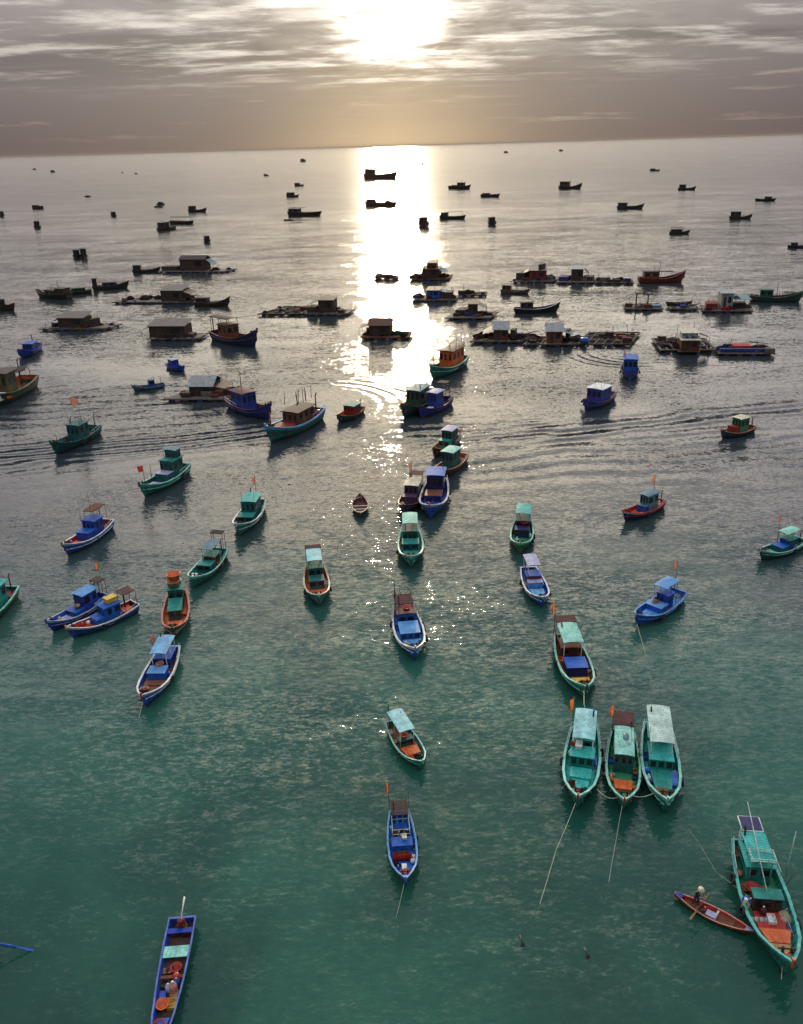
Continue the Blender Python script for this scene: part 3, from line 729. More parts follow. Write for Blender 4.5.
def f_lamps(e, h, sc, loc, rz, ref, t0, t1, n, wf, z, col='white'):
    hw = h.B / 2 * wf; mb = MB()
    for sg in (-1, 1): mb.bar((h.x(t0), sg * hw, z), (h.x(t1), sg * hw, z), .03, 5)
    mb.build('lamp_rail', paint('greywood'), e)
    for i in range(n):
        for sg in (-1, 1):
            x = h.x(t0 + (t1 - t0) * (i + .5) / n)
            MB().lathe([(.0, .0), (.09, -.05), (.11, -.16), (.06, -.26), (0, -.28)], (x, sg * hw, z - .03), 8).build('deck_lamp', paint(col, 'plastic'), e)
# things that lie on a boat: each is a top-level object with its own label
def f_item(e, h, sc, loc, rz, ref, what, t, y, size, col, label, dz=0.0, cat=None):
    if dz < .5:
        lim = max(0.0, h.yin(t, h.deck(t) + .25) - (.30 if what in ('basket', 'fishing_net', 'barrel', 'fish_crate', 'box') else .2) * size); y = max(-lim, min(lim, y))
    ITEM.append((what, world(loc, rz, sc, (h.x(t), y, h.deck(t) + .012 + dz * (1 if dz < .5 else (1 + (h.hf - 1) * (.6 if dz < 1.2 else 1))))), rz, sc * size, col, label, cat))
def make_item(what, p, rz, s, col, label, cat):
    seed = int(abs(p.x * 31 + p.y * 17) * 10); rnd = random.Random(seed)
    e = empty(what, p, rz, s); tag(e, label, cat or what.split('_')[-1])
    if what == 'fishing_net':
        MB().blob((0, 0, 0), .55, .5, .34, seed).build('net_heap', paint(col, 'cloth'), e)
        mb = MB()
        for i in range(7):
            a = rnd.uniform(0, 6.28); mb.blob((.4 * math.cos(a), .36 * math.sin(a), .12), .1, .1, .09, i, 7)
        mb.build('net_float', paint('cream', 'plastic'), e)['kind'] = 'stuff'
    elif what == 'barrel':
        MB().lathe([(0, 0), (.28, 0), (.30, .08), (.30, .28), (.315, .3), (.30, .32), (.30, .58), (.315, .6), (.30, .62), (.29, .84), (.26, .88), (0, .88)], n=16).build('drum', paint(col, 'plastic'), e)
        MB().lathe([(0, .88), (.05, .88), (.05, .92), (0, .92)], (.14, 0, 0), 8).build('bung', paint('black', 'plastic'), e)
    elif what == 'jug':
        MB().lathe([(0, 0), (.17, 0), (.19, .05), (.19, .34), (.14, .44), (.05, .48), (.05, .54), (0, .54)], n=12).build('bottle', paint(col, 'plastic'), e)
        MB().lathe([(0, .54), (.06, .54), (.06, .59), (0, .59)], n=8).build('cap', paint('white', 'plastic'), e)
    elif what == 'fish_crate' or what == 'box':
        mb = MB(); w, d, hh, t = .42, .30, .30, .03
        mb.box(-w, w, -d, d, 0, t); mb.box(-w, -w + t, -d, d, t, hh); mb.box(w - t, w, -d, d, t, hh); mb.box(-w + t, w - t, -d, -d + t, t, hh); mb.box(-w + t, w - t, d - t, d, t, hh)
        mb.build('crate', paint(col, 'plastic'), e)
        if what == 'box': MB().box(-w - .02, w + .02, -d - .02, d + .02, hh + .002, hh + .06).build('lid', paint(col, 'plastic'), e)
        else: MB().box(-w - .03, w + .03, -d - .03, d + .03, hh - .05, hh - .02).build('crate_rim', paint(col, 'plastic'), e) if False else MB().torus((0, 0, hh), (0, 0, 1), .2, .02).build('handle', paint(col, 'plastic'), e)
    elif what == 'basket':
        MB().lathe([(0, .02), (.30, .02), (.38, .32), (.40, .34), (.36, .34), (.28, .06), (0, .05)], n=18).build('weave', paint(col, 'plastic'), e)
        MB().torus((0, 0, .34), (0, 0, 1), .39, .03, 18).build('rim', paint(col, 'plastic'), e)
    elif what == 'tyre':
        MB().torus((0, 0, .1), (0, 0, 1), .28, .11).build('tread', paint('black', 'wood'), e)
    elif what == 'rope_coil':
        for k in range(3): MB().torus((0, 0, .04 + .06 * k), (0, 0, 1), .26 - .02 * k, .045, 16).build('turn', paint(col, 'cloth'), e)
    elif what == 'buoy':
        MB().lathe([(0, 0), (.12, .02), (.21, .12), (.23, .22), (.20, .33), (.10, .42), (0, .44)], n=14).build('float', paint(col, 'plastic'), e)
        MB().torus((0, 0, .46), (1, 0, 0), .05, .02, 8, 5).build('eye', paint('black', 'plastic'), e)
    elif what == 'tarpaulin':
        MB().blob((0, 0, 0), .75, .4, .30, seed, 14, 0, .14).build('sheet', paint(col, 'plastic'), e)
        MB().bar((-.6, 0, .29), (.6, .02, .29), .02, 5).build('lashing', paint('white', 'cloth'), e)
    elif what == 'roll':
        mb = MB(); mb.tube([(0, -.75, .26), (0, .75, .26)], .26, 14)
        mb.build('rolled_net', paint(col, 'cloth'), e)
        for y in (-.45, .0, .45): MB().torus((0, y, .26), (0, 1, 0), .27, .025, 14, 5).build('binding', paint('dkbrown', 'cloth'), e)
    elif what == 'board':
        MB().box(-.3, .3, -.75, .75, .02, .06).build('panel', paint(col, 'wood'), e)
        for y in (-.5, .5): MB().box(-.28, .28, y - .04, y + .04, .062, .09).build('batten', paint(col, 'wood'), e)
    return e
FE = dict(trunk=f_trunk, house=f_house, canopy=f_canopy, awning=f_awning, hatch=f_hatch, flag=f_flag, pole=f_pole, antenna=f_antenna, poles=f_poles,
          tyre=f_tyre, rail=f_rail, boom=f_boom, bench=f_bench, lamps=f_lamps, item=f_item)

# ------------------------------------------------------------------ floating fish farms
def raft(label, x0, x1, y, D, feats, name='fish_farm_raft', group='floating fish farm rafts', cat='raft', skew=0.0, z=.55, wood='greywood', floats=True, yaw=0.0):
    a, b = at(x0, y), at(x1, y + yaw); L = (b - a).length
    e = empty(name, (a + b) / 2, math.atan2(b.y - a.y, b.x - a.x)); tag(e, label, cat, group)
    W = lambda u, v: (-L / 2 + L * u + skew * v * D, v * D)
    mb = MB(); nu = max(2, int(L / 1.9)); nv = max(2, int(D / 1.9)); q = .16
    pens = next((f for f in feats if f[0] == 'pens'), None)
    for i in range(nu + 1):
        p, r = W(i / nu, 0), W(i / nu, 1); mb.bar((*p, z - .17), (*r, z - .17), .12, 6)
    for j in range(nv + 1):
        p, r = W(0, j / nv), W(1, j / nv); mb.bar((p[0] - .4, p[1], z - .02), (r[0] + .4, r[1], z - .02), .13, 6)
    mb.build('beam_grid', paint(wood, 'wood'), e)
    if floats:
        k = max(3, int(L / 2.6))
        for v in (.02, .5, .98):
            for i in range(k):
                if v == .5 and i % 2: continue
                p = W((i + .5) / k, v); MB().tube([(p[0] - .55, p[1], .12), (p[0] + .55, p[1], .12)], .34, 9).build('float_drum', paint(('black', 'tarred', 'dkblue')[(i + int(v * 2)) % 3], 'wood'), e)
    decks = [f for f in feats if f[0] == 'deck'] or ([('deck', 0, 1, 0, 1)] if not pens else [])
    for f in decks:
        c = [W(f[1], f[3]), W(f[2], f[3]), W(f[2], f[4]), W(f[1], f[4])]
        MB().hexa([(*p, z + .10) for p in c], [(*p, z + .17) for p in c]).build('planking', paint(wood, 'wood'), e)
    zd = z + .172
    rnd = random.Random(label); dk = ['tarred', 'dkbrown', 'black', 'maroon', 'greywood', 'dkblue', 'rust']
    for i in range(int(7 + L / 1.5)):                                # stores, floats and gear lashed down on the decks
        u, v = rnd.uniform(.04, .96), rnd.uniform(.06, .9)
        if not decks and rnd.random() < .35: continue
        p = W(u, v); a = rnd.uniform(.35, 1.15); k = rnd.random(); c = rnd.choice(dk)
        if k < .40: MB().hexa([(p[0] - a, p[1] - a * .6, zd), (p[0] + a, p[1] - a * .6, zd), (p[0] + a, p[1] + a * .6, zd), (p[0] - a, p[1] + a * .6, zd)], [(p[0] - a, p[1] - a * .6, zd + a), (p[0] + a, p[1] - a * .6, zd + a * .9), (p[0] + a, p[1] + a * .6, zd + a * .95), (p[0] - a, p[1] + a * .6, zd + a)]).build('locker', paint(c, 'wood'), e)
        elif k < .75: MB().blob((*p, zd), a * 1.3, a, a * .9, i, 9, 0, .4).build('net_heap', paint(c, 'cloth'), e)
        elif k < .88: MB().bar((*p, zd - .1), (p[0] + rnd.uniform(-.4, .4), p[1], zd + rnd.uniform(1.2, 3.2)), .07, 5).build('pole', paint('tarred'), e)
        else: MB().bar((p[0] - a * 2.4, p[1], zd + .15), (p[0] + a * 2.4, p[1] + rnd.uniform(-1, 1), zd + rnd.uniform(.15, 1.3)), .11, 6).build('spar', paint('dkbrown', 'wood'), e)
    for f in feats:
        k = f[0]
        if k == 'hut':
            _, u0, u1, v0, v1, hh, wc, rc, kind = f[:9]
            c = [W(u0, v0), W(u1, v0), W(u1, v1), W(u0, v1)]
            xs = [p[0] for p in c]; xa, xb = (c[0][0] + c[3][0]) / 2, (c[1][0] + c[2][0]) / 2; ya, yb = c[0][1], c[2][1]
            zt = zd + hh
            if kind != 'open':
                o = MB().box(xa, xb, ya, yb, zd, zt).build('hut_wall', paint(wc, 'wood'), e)
                w3 = (xb - xa)
                m = MB(); m.box(xa + w3 * .2, xa + w3 * .42, ya - .05, ya + .01, zd, zd + hh * .8); m.build('door', paint('dkbrown', 'wood'), o)
                m = MB(); m.box(xa + w3 * .58, xa + w3 * .85, ya - .04, ya + .01, zd + hh * .4, zd + hh * .8); m.build('window', glass(), o)
            else:
                for px in (xa + .1, xb - .1):
                    for py in (ya + .1, yb - .1): MB().bar((px, py, zd), (px, py, zt), .07, 6).build('post', paint(wc, 'wood'), e)
                MB().box(xa + .3, xb - .3, (ya + yb) / 2, yb - .3, zd, zd + hh * .5).build('locker', paint('dkbrown', 'wood'), e)
            ov = .35; m = MB()
            xa -= ov; xb += ov; ya -= ov; yb += ov; ym = (ya + yb) / 2
            if kind == 'gable':
                r = zt + .28 * (yb - ya) * .5 + .35
                m.add([(xa, ya, zt - .1), (xb, ya, zt - .1), (xb, ym, r), (xa, ym, r), (xa, yb, zt - .1), (xb, yb, zt - .1)] +
                      [(xa, ya, zt - .2), (xb, ya, zt - .2), (xb, ym, r - .1), (xa, ym, r - .1), (xa, yb, zt - .2), (xb, yb, zt - .2)],
                      [(0, 1, 2, 3), (3, 2, 5, 4), (6, 9, 8, 7), (9, 10, 11, 8), (0, 6, 7, 1), (4, 5, 11, 10), (0, 3, 9, 6), (3, 4, 10, 9), (1, 7, 8, 2), (2, 8, 11, 5)])
            else:
                s_ = .9 if kind == 'mono' else .25
                m.hexa([(xa, ya, zt + .01), (xb, ya, zt + .01), (xb, yb, zt + s_), (xa, yb, zt + s_)], [(xa, ya, zt + .1), (xb, ya, zt + .1), (xb, yb, zt + s_ + .09), (xa, yb, zt + s_ + .09)])
            m.build('hut_roof', paint(rc, 'roof'), e)
            if kind != 'open':                                       # patched shade propped against the hut
                sd = rnd.choice((-1, 1)); wl = rnd.uniform(1.6, 3.2); hb = zt - .25; hl = zd + (zt - zd) * rnd.uniform(.5, .72)
                xe = xb if sd > 0 else xa; xo = xe + sd * wl; ys0, ys1 = ya + .5, yb - rnd.uniform(.3, 1.2); m = MB()
                q = [(xe, ys0, hb), (xo, ys0 + .2, hl), (xo, ys1, hl - .12), (xe, ys1, hb)]
                if sd < 0: q.reverse()
                m.hexa([(a_, b_, c_ - .05) for a_, b_, c_ in q], q); m.build('shade_roof', paint(rnd.choice(['tarred', 'greywood', 'dkbrown', 'slate', 'rust']), 'roof'), e)
                for yy in (ys0 + .3, ys1 - .1): MB().bar((xo - sd * .1, yy, zd - .05), (xo - sd * .1, yy, hl - .03), .06, 5).build('post', paint('tarred', 'wood'), e)
        elif k == 'pens':
            _, u0, u1, v0, v1, nx, ny = f[:7]; col = f[7] if len(f) > 7 else wood
            m = MB()
            for i in range(nx + 1):
                u = u0 + (u1 - u0) * i / nx; p, r = W(u, v0), W(u, v1)
                m.hexa([(p[0] - .22, p[1], z + .1), (p[0] + .22, p[1], z + .1), (r[0] + .22, r[1], z + .1), (r[0] - .22, r[1], z + .1)], [(p[0] - .22, p[1], z + .17), (p[0] + .22, p[1], z + .17), (r[0] + .22, r[1], z + .17), (r[0] - .22, r[1], z + .17)])
            for j in range(ny + 1):
                v = v0 + (v1 - v0) * j / ny; p, r = W(u0, v), W(u1, v)
                m.box(p[0], r[0], p[1] - .22, p[1] + .22, z + .172, z + .24)
            m.build('pen_walkway', paint(col, 'wood'), e)
            for i in range(nx):
                for j in range(ny):
                    c = W(u0 + (u1 - u0) * (i + .5) / nx, v0 + (v1 - v0) * (j + .5) / ny); wx = L * (u1 - u0) / nx * .5 - .25; wy = D * (v1 - v0) / ny * .5 - .25
                    if (i + j) % 2 == 0: MB().hexa([(c[0] - wx, c[1] - wy, z + .02), (c[0] + wx, c[1] - wy, z + .02), (c[0] + wx, c[1] + wy, z + .02), (c[0] - wx, c[1] + wy, z + .02)], [(c[0] - wx, c[1] - wy, z + .06), (c[0] + wx, c[1] - wy, z + .06), (c[0] + wx, c[1] + wy, z + .06), (c[0] - wx, c[1] + wy, z + .06)]).build('net_cover', paint(('dkbrown', 'maroon', 'navy')[(i * 3 + j) % 3], 'cloth'), e)
        elif k == 'heap':
            _, u, v, s_, col = f; p = W(u, v); MB().blob((*p, zd), s_, s_ * .8, s_ * .75, int(u * 97 + v * 31), 10, 0, .35).build('net_heap', paint(col, 'cloth'), e)
        elif k == 'drum':
            _, u, v, s_, col = f; p = W(u, v); MB().lathe([(0, 0), (.5 * s_, 0), (.52 * s_, .4 * s_), (.48 * s_, .7 * s_), (0, .72 * s_)], (*p, zd), 12).build('water_tank', paint(col, 'plastic'), e)
        elif k == 'pole':
            _, u, v, hh, lx = f; p = W(u, v); MB().bar((*p, zd - .1), (p[0] + lx, p[1], zd + hh), .09, 6, 0, .05).build('pole', paint('dkbrown'), e)
        elif k == 'box':
            _, u0, u1, v0, v1, hh, col = f; c = [W(u0, v0), W(u1, v0), W(u1, v1), W(u0, v1)]
            MB().hexa([(*p, zd) for p in c], [(*p, zd + hh) for p in c]).build('locker', paint(col, 'wood'), e)
        elif k == 'gantry':
            _, u0, u1, v, hh = f; p, r = W(u0, v), W(u1, v); m = MB()
            for dv in (0, 1.8):
                m.bar((p[0], p[1] + dv, zd), (p[0], p[1] + dv, zd + hh), .11); m.bar((r[0], r[1] + dv, zd), (r[0], r[1] + dv, zd + hh * .9), .11); m.bar((p[0] - .5, p[1] + dv, zd + hh), (r[0] + .6, r[1] + dv, zd + hh * .9), .11)
            m.bar((p[0], p[1], zd + hh), (p[0], p[1] + 1.8, zd + hh), .1); m.bar((r[0], r[1], zd + hh * .9), (r[0], r[1] + 1.8, zd + hh * .9), .1)
            m.build('gantry_frame', paint('dkbrown', 'wood'), e)
        elif k == 'spar':
            _, u, v, du, z0, z1 = f; p, r = W(u, v), W(u + du, v); MB().bar((*p, zd + z0), (*r, zd + z1), .12, 6, 0, .07).build('spar', paint('dkbrown', 'wood'), e)
    return e
# ------------------------------------------------------------------ the boats one can tell apart
G = 'fishing boats moored in the bay'
# three boats tied side by side
boat('turquoise boat with a plain pale blue roof, one of three moored side by side', (578, 796), (585.5, 723), 'teal', 'mint', 'turq', [
  ('hatch', .66, .78, .50, .22, 'turq'), ('hatch', .53, .66, .56, .36, 'turq'), ('trunk', .36, .50, .62, 1.05, 'teal', 3, 'turq'),
  ('house', .06, .30, .50, 1.15, 'teal', 'turq', (.1, .1), 2, 1), ('canopy', .0, .40, .60, 1.95, 'paleblue', 'white'), ('pole', .05, -.95, 2.6, (0, 0)), ('flag', .04, -.95, 3.3, 'orange'),
  ('tyre', .47, -1), ('tyre', .30, 1), ('item', 'buoy', .82, -.1, .9, 'red', 'red buoy on the foredeck of the turquoise boat with the plain pale blue roof'),
  ('item', 'fishing_net', .80, .5, .8, 'dkgreen', 'dark green net heap in the bow of the turquoise boat with plain blue roof'),
  ('item', 'jug', .83, -.45, .8, 'cream', 'cream jug in the bow of the turquoise boat with the plain pale blue roof'),
  ('item', 'tarpaulin', .40, 1.12, .8, 'blue', 'blue tarpaulin along the cabin side of the turquoise boat with the plain pale blue roof'),
  ('item', 'box', .38, -.3, .8, 'white', 'white cool box on the cabin of the turquoise boat with plain blue roof', 1.11),
  ('item', 'jug', .37, -.75, .8, 'red', 'red jug on the cabin top of the turquoise boat with the plain pale blue roof', 1.11)], inner='turq', stripe='mint', beam=2.68, post='red', ref='the turquoise boat with plain blue roof')
boat('green boat with maroon stern awning and orange hatch, middle one of the three moored abreast', (624.7, 799.5), (623, 730), 'teal', 'mint', 'green', [
  ('hatch', .62, .75, .52, .30, 'orange'), ('hatch', .77, .86, .50, .16, 'green', 'wood'), ('house', .20, .49, .56, 1.85, 'dkteal', 'mint', (.7, .25), 3, 2, 'teal', .56),
  ('awning', -.10, .11, .54, 1.9, 'maroon', 'maroon', False), ('flag', .02, -.85, 3.4, 'orange'), ('antenna', .25, .5, 1.6, 2.2), ('rail', .24, .38, .3, 2.32, .3, 'white'),
  ('tyre', .45, -1), ('tyre', .62, 1), ('item', 'jug', .62, -1.0, .9, 'orange', 'orange jug beside the orange hatch of the green boat, nearer its empty side'), ('item', 'buoy', .70, 1.02, .9, 'orange', 'orange buoy beside the orange hatch of the green boat'),
  ('item', 'fish_crate', .54, 1.05, .7, 'navy', 'navy crate on the side deck of the green boat with the maroon awning'), ('item', 'roll', .55, -1.08, .55, 'cream', 'cream rolled net on the side deck of the green boat with the maroon awning'),
  ('item', 'fishing_net', .84, .35, .7, 'pink', 'pink net heap in the bow of the green boat with the orange hatch'), ('item', 'tarpaulin', .28, .1, .55, 'slate', 'slate tarpaulin on the roof of the green boat with the maroon awning', 2.0),
  ('item', 'basket', .16, 1.1, .9, 'red', 'red basket on the stern deck of the green boat with the maroon awning')], inner='green', stripe='mint', beam=2.68, post='red', ref='the green boat with maroon awning')
boat('turquoise boat with a long ribbed grey canopy, last of the three moored abreast', (667.7, 799.5), (656.5, 723), 'teal', 'mint', 'turq', [
  ('hatch', .52, .77, .60, .32, 'teal'), ('trunk', .30, .52, .60, 1.05, 'teal', 3, 'turq'), ('house', .06, .28, .5, 1.3, 'teal', 'turq', (.1, .1), 2, 1), ('canopy', -.02, .46, .62, 2.1, 'grey', 'white', 4),
  ('item', 'box', .66, 1.12, .9, 'blue', 'blue crate on the boat with the ribbed grey canopy, nearer its bow'), ('item', 'box', .575, 1.16, .9, 'royal', 'royal blue crate on the boat with the ribbed grey canopy, nearer its cabin'),
  ('item', 'barrel', .56, -1.12, .62, 'blue', 'blue barrel on the side deck of the boat with the ribbed grey canopy'), ('item', 'jug', .63, -1.1, .9, 'white', 'white jug on the side deck of the boat with the ribbed grey canopy'), ('item', 'barrel', .69, -1.0, .55, 'dkblue', 'dark blue barrel towards the bow of the boat with the ribbed grey canopy'),
  ('item', 'fishing_net', .80, -.1, 1.15, 'tan', 'tan net heap filling the bow of the boat with the ribbed grey canopy'), ('item', 'fishing_net', .79, .65, .7, 'brown', 'brown net heap beside the tan one on the boat with the ribbed grey canopy'),
  ('item', 'tarpaulin', .33, 1.15, .6, 'navy', 'navy tarpaulin beside the cabin of the boat with the ribbed grey canopy'), ('tyre', .40, -1), ('antenna', .35, -.8, 1.0, 2.3)], inner='turq', stripe='mint', beam=2.68, post='mint', ref='the boat with the ribbed grey canopy')
boat('dark green boat with pale green roof and yellow board, just behind the three abreast', (587, 686), (565, 634), 'teal', 'mint', 'brown', [
  ('trunk', .44, .62, .60, .85, 'navy', 0, 'blue'), ('house', .14, .30, .5, 1.0, 'maroon', 'brown', (.1, .1), 2, 1), ('canopy', .04, .40, .60, 2.05, 'mint', 'white'), ('awning', -.10, .03, .62, 2.1, 'maroon', 'maroon'), ('flag', .0, -1.0, 4.2, 'orange'),
  ('item', 'board', .74, 0.05, 1.0, 'yellow', 'yellow board on the foredeck of the dark green boat with blue tarpaulin', .2), ('hatch', .68, .80, .5, .18, 'brown', 'wood'), ('item', 'fishing_net', .40, .55, .9, 'yellow', 'yellow net heap under the roof edge of the dark green boat with blue tarpaulin'),
  ('item', 'basket', .40, -.55, .9, 'pink', 'pink basket under the roof edge of the dark green boat with blue tarpaulin'), ('item', 'roll', .56, 1.15, .5, 'white', 'white rolled net on the side deck of the dark green boat with blue tarpaulin'),
  ('tyre', .62, 1), ('tyre', .45, -1), ('pole', .35, 1.2, 1.6, (.3, .6)), ('antenna', .2, .7, 1.4, 2.3)], inner='brown', stripe='ltteal', beam=2.9, post='black', ref='the dark green boat with yellow board')
boat('small teal boat with a long pale blue canopy and an orange hatch', (423, 761), (393.7, 720), 'teal', 'mint', 'brown', [
  ('canopy', .03, .50, .62, 2.3, 'paleblue', 'white', 3, 0), ('hatch', .52, .70, .66, .30, 'orange'), ('trunk', .36, .46, .56, .75, 'dkteal', 2), ('item', 'basket', .40, -.1, 1.1, 'orange', 'orange basket on the cabin of the small teal boat with the long canopy', .82),
  ('item', 'basket', .43, .6, .9, 'red', 'red basket beside the cabin of the small teal boat with the long canopy'), ('item', 'fishing_net', .76, .35, .95, 'black', 'black net heap in the bow of the small teal boat with the long canopy'),
  ('item', 'roll', .60, -1.0, .6, 'red', 'red rolled net on the side deck of the small teal boat with the long canopy'), ('pole', .02, -.7, 3.4, (0, 0), 'black', .07), ('pole', .25, 1.1, 2.6, (.0, .0)), ('tyre', .62, 1), ('item', 'fish_crate', .14, -1.0, .8, 'cream', 'cream crate on the stern of the small teal boat with the long canopy')],
  inner='teal', stripe='turq', beam=3.1, ref='the small teal boat with long canopy')
boat('blue open boat with a tall orange flag and slatted frame over its stern', (406, 878), (399, 811), 'blue', 'sky', 'blue', [
  ('awning', -.05, .17, .54, 1.7, 'dkbrown', 'greywood'), ('trunk', .38, .50, .66, .7, 'blue', 0, 'blue'), ('rail', .16, .38, .58, .9, 1.1, 'grey'), ('flag', .0, -.95, 4.6, 'orange', .5, 1.3), ('antenna', .02, .95, 2.6, 1.6), 
  ('item', 'roll', .61, -.1, 1.15, 'red', 'large red rolled net across the deck of the blue open boat'), ('item', 'roll', .56, -.1, 1.0, 'brown', 'brown rolled net behind the red one on the blue open boat'), ('item', 'buoy', .67, .98, 1.1, 'white', 'white buoy against the rail of the blue open boat, nearest the bow'), ('item', 'buoy', .60, 1.02, 1.0, 'cream', 'cream buoy behind the white one on the blue open boat'),
  ('item', 'fishing_net', .82, .1, 1.1, 'pink', 'pink net heap in the bow of the blue open boat'), ('item', 'box', .74, .0, .7, 'white', 'white cool box in front of the red roll on the blue open boat'), ('item', 'fishing_net', .70, -.75, .8, 'black', 'black net heap beside the rail of the blue open boat'),
  ('item', 'fishing_net', .26, .3, 1.1, 'dkbrown', 'dark brown net heap inside the stern frame of the blue open boat'), ('item', 'fishing_net', .24, -.5, .9, 'brown', 'brown net heap inside the stern frame of the blue open boat'), ('item', 'box', .40, .25, .7, 'cream', 'cream box on the blue cabin of the blue open boat', .78), ('item', 'barrel', .20, -1.05, .6, 'lightblue', 'light blue barrel by the stern rail of the blue open boat')],
  inner='blue', stripe='lightblue', boot='dkblue', beam=2.8, post='sky', ref='the blue open boat')
big, bigh = boat('large sea green boat with red decks, navy stern awning and a long white boom', (793, 962), (748, 840), 'teal', 'ltteal', 'green', [
  ('hatch', .80, .90, .62, .34, 'tan', 'wood'), ('hatch', .68, .79, .62, .32, 'orange', 'paint'), ('hatch', .53, .67, .56, .16, 'red', 'paint'), ('trunk', .44, .52, .56, 1.0, 'dkbrown', 3, 'teal'), 
  ('house', .10, .30, .48, 1.3, 'teal', 'turq', (.1, .1), 2, 1), ('canopy', .07, .33, .50, 1.85, 'turq', 'ltteal', 3), ('rail', .25, .34, .48, 2.3, .32, 'grey'), ('awning', -.07, .06, .44, 1.95, 'navy', 'white', True),
  ('boom', (-.2, .05, 1.2), (-3.5, -.75, 4.9), .038, 'white'), ('boom', (-1.6, 1.35, 1.2), (-1.9, 1.55, 4.4), .045, 'grey', 'mast'), ('pole', .33, 1.3, 1.8, (.3, .4)), 
  ('item', 'fish_crate', .385, .1, .9, 'orange', 'orange crate in front of the roof of the large sea green boat'), ('item', 'basket', .36, -.45, 1.0, 'red', 'red basket in front of the roof of the large sea green boat'), ('item', 'basket', .40, .55, .9, 'maroon', 'maroon basket in front of the roof of the large sea green boat'),
  ('item', 'fishing_net', .56, 1.05, .85, 'cream', 'cream net heap by the rail of the large sea green boat'), ('item', 'tarpaulin', .66, 1.02, .75, 'navy', 'navy tarpaulin along the rail of the large sea green boat'), ('item', 'tarpaulin', .60, 1.12, .5, 'dkgreen', 'dark green tarpaulin along the rail of the large sea green boat'),
  ('item', 'fish_crate', .60, .05, .7, 'white', 'white crate on the red deck of the large sea green boat', .18), ('item', 'roll', .60, -.62, .6, 'white', 'white rolled net at the edge of the red deck of the large sea green boat', .0), ('item', 'jug', .55, -.3, .9, 'maroon', 'maroon jug on the red deck of the large sea green boat', .18),
  ('item', 'buoy', .915, .15, .9, 'orange', 'orange buoy at the very bow of the large sea green boat', .35), ('item', 'buoy', .24, -1.0, .9, 'pink', 'pink buoy on the side deck of the large sea green boat'), ('item', 'fish_crate', .06, -.8, .8, 'pink', 'pink crate on the stern of the large sea green boat'), ('tyre', .62, 1), ('tyre', .56, -1), ('tyre', .30, -1)],
  inner='teal', stripe='turq', beam=2.75, post='orange', ref='the large sea green boat')
# mid-distance boats
boat('blue boat with a bare blue foredeck, white rail and maroon frame over its stern', (415.6, 648), (403, 605), 'blue', 'white', 'sky', [
  ('trunk', .38, .62, .62, .75, 'blue', 3, 'sky'), ('hatch', .64, .78, .55, .30, 'sky'), ('house', .16, .34, .56, 1.1, 'royal', 'maroon', (.1, .0), 2, 1), ('awning', -.08, .14, .58, 1.2, 'maroon', 'maroon'), ('pole', -.0, -.8, 3.6, (0, 0), 'black', .06), ('rail', -.06, .04, .5, 1.9, .4, 'greywood'),
  ('item', 'basket', .30, .0, 1.0, 'red', 'red basket on the cabin of the blue boat with the bare foredeck', 1.3), ('tyre', .30, -1), ('tyre', .66, 1), ('tyre', .36, 1), ('item', 'fishing_net', .82, .15, .9, 'pink', 'pink net heap in the bow of the blue boat with the bare foredeck'), ('item', 'jug', .72, .75, 1.0, 'dkgreen', 'dark green jug in the bow of the blue boat with the bare foredeck')], inner='lightblue', stripe='white', boot='dkblue', post='sky', ref='the blue boat with the maroon stern frame')
boat('pale green boat with a mint roof and empty stepped foredeck', (411, 556), (410, 527), 'teal', 'mint', 'teal', [
  ('trunk', .40, .56, .62, .8, 'dkteal', 2, 'teal'), ('house', .16, .38, .56, 1.3, 'dkgreen', 'dkteal', (.1, .1), 3, 1), ('canopy', .0, .34, .60, 1.95, 'mint', 'mint'), ('hatch', .58, .72, .6, .25, 'teal'), ('hatch', .73, .82, .5, .12, 'dkteal')], inner='mint', stripe='mint', post='mint', ref='the pale green boat with the stepped foredeck')
boat('dark purple boat with a small cream roof, moored beside the blue one', (403, 505), (417, 484), 'purple', 'maroon', 'purple', [
  ('house', .16, .44, .60, 1.6, 'purple', 'cream', (.3, .2), 3, 1), ('awning', -.06, .1, .6, 1.9, 'maroon'), ('trunk', .45, .58, .62, .8, 'purple'), ('antenna', .2, -.6, 1.8, 2.1), ('item', 'buoy', .74, -.6, 1.5, 'yellow', 'yellow buoy in the bow of the dark purple boat'), ('flag', .05, -.6, 3.2, 'pink')], inner='purple', boot='black', post='purple', ref='the dark purple boat')
boat('blue boat with a plain blue roof and red painted bow', (429, 505), (438, 478), 'blue', 'white', 'royal', [
  ('house', .12, .36, .58, 1.75, 'navy', 'blue', (.25, .2), 3, 1), ('trunk', .40, .58, .56, .7, 'royal', 2, 'brown'), ('hatch', .62, .76, .52, .25, 'royal'), ('hatch', .80, .88, .5, .2, 'red')], inner='royal', stripe='lightblue', boot='navy', post='red', ref='the blue boat with the red bow')
boat('brown boat with a pale green roof, nearer of the two brown ones moored together', (434, 468.6), (463, 453), 'brown', 'tan', 'brown', [
  ('house', .30, .56, .58, 1.9, 'dkteal', 'mint', (.3, .2), 3, 2), ('item', 'fishing_net', .74, .1, 1.2, 'orange', 'orange net heap in the bow of the brown boat with the pale green roof'), ('item', 'fishing_net', .12, .2, 1.0, 'pink', 'pink net heap on the stern of the brown boat with the pale green roof')], inner='orange', boot='black', ref='the brown boat with pale green roof')
boat('brown boat with a dark green cabin under a lavender roof', (433, 448), (456, 435), 'dkbrown', 'brown', 'orange', [
  ('trunk', .42, .56, .6, 1.1, 'teal', 2), ('house', .14, .42, .58, 2.0, 'dkgreen', 'lavender', (.2, .2), 3, 2), ('awning', -.06, .08, .6, 1.2, 'maroon')], inner='orange', boot='black', ref='the brown boat with lavender roof')
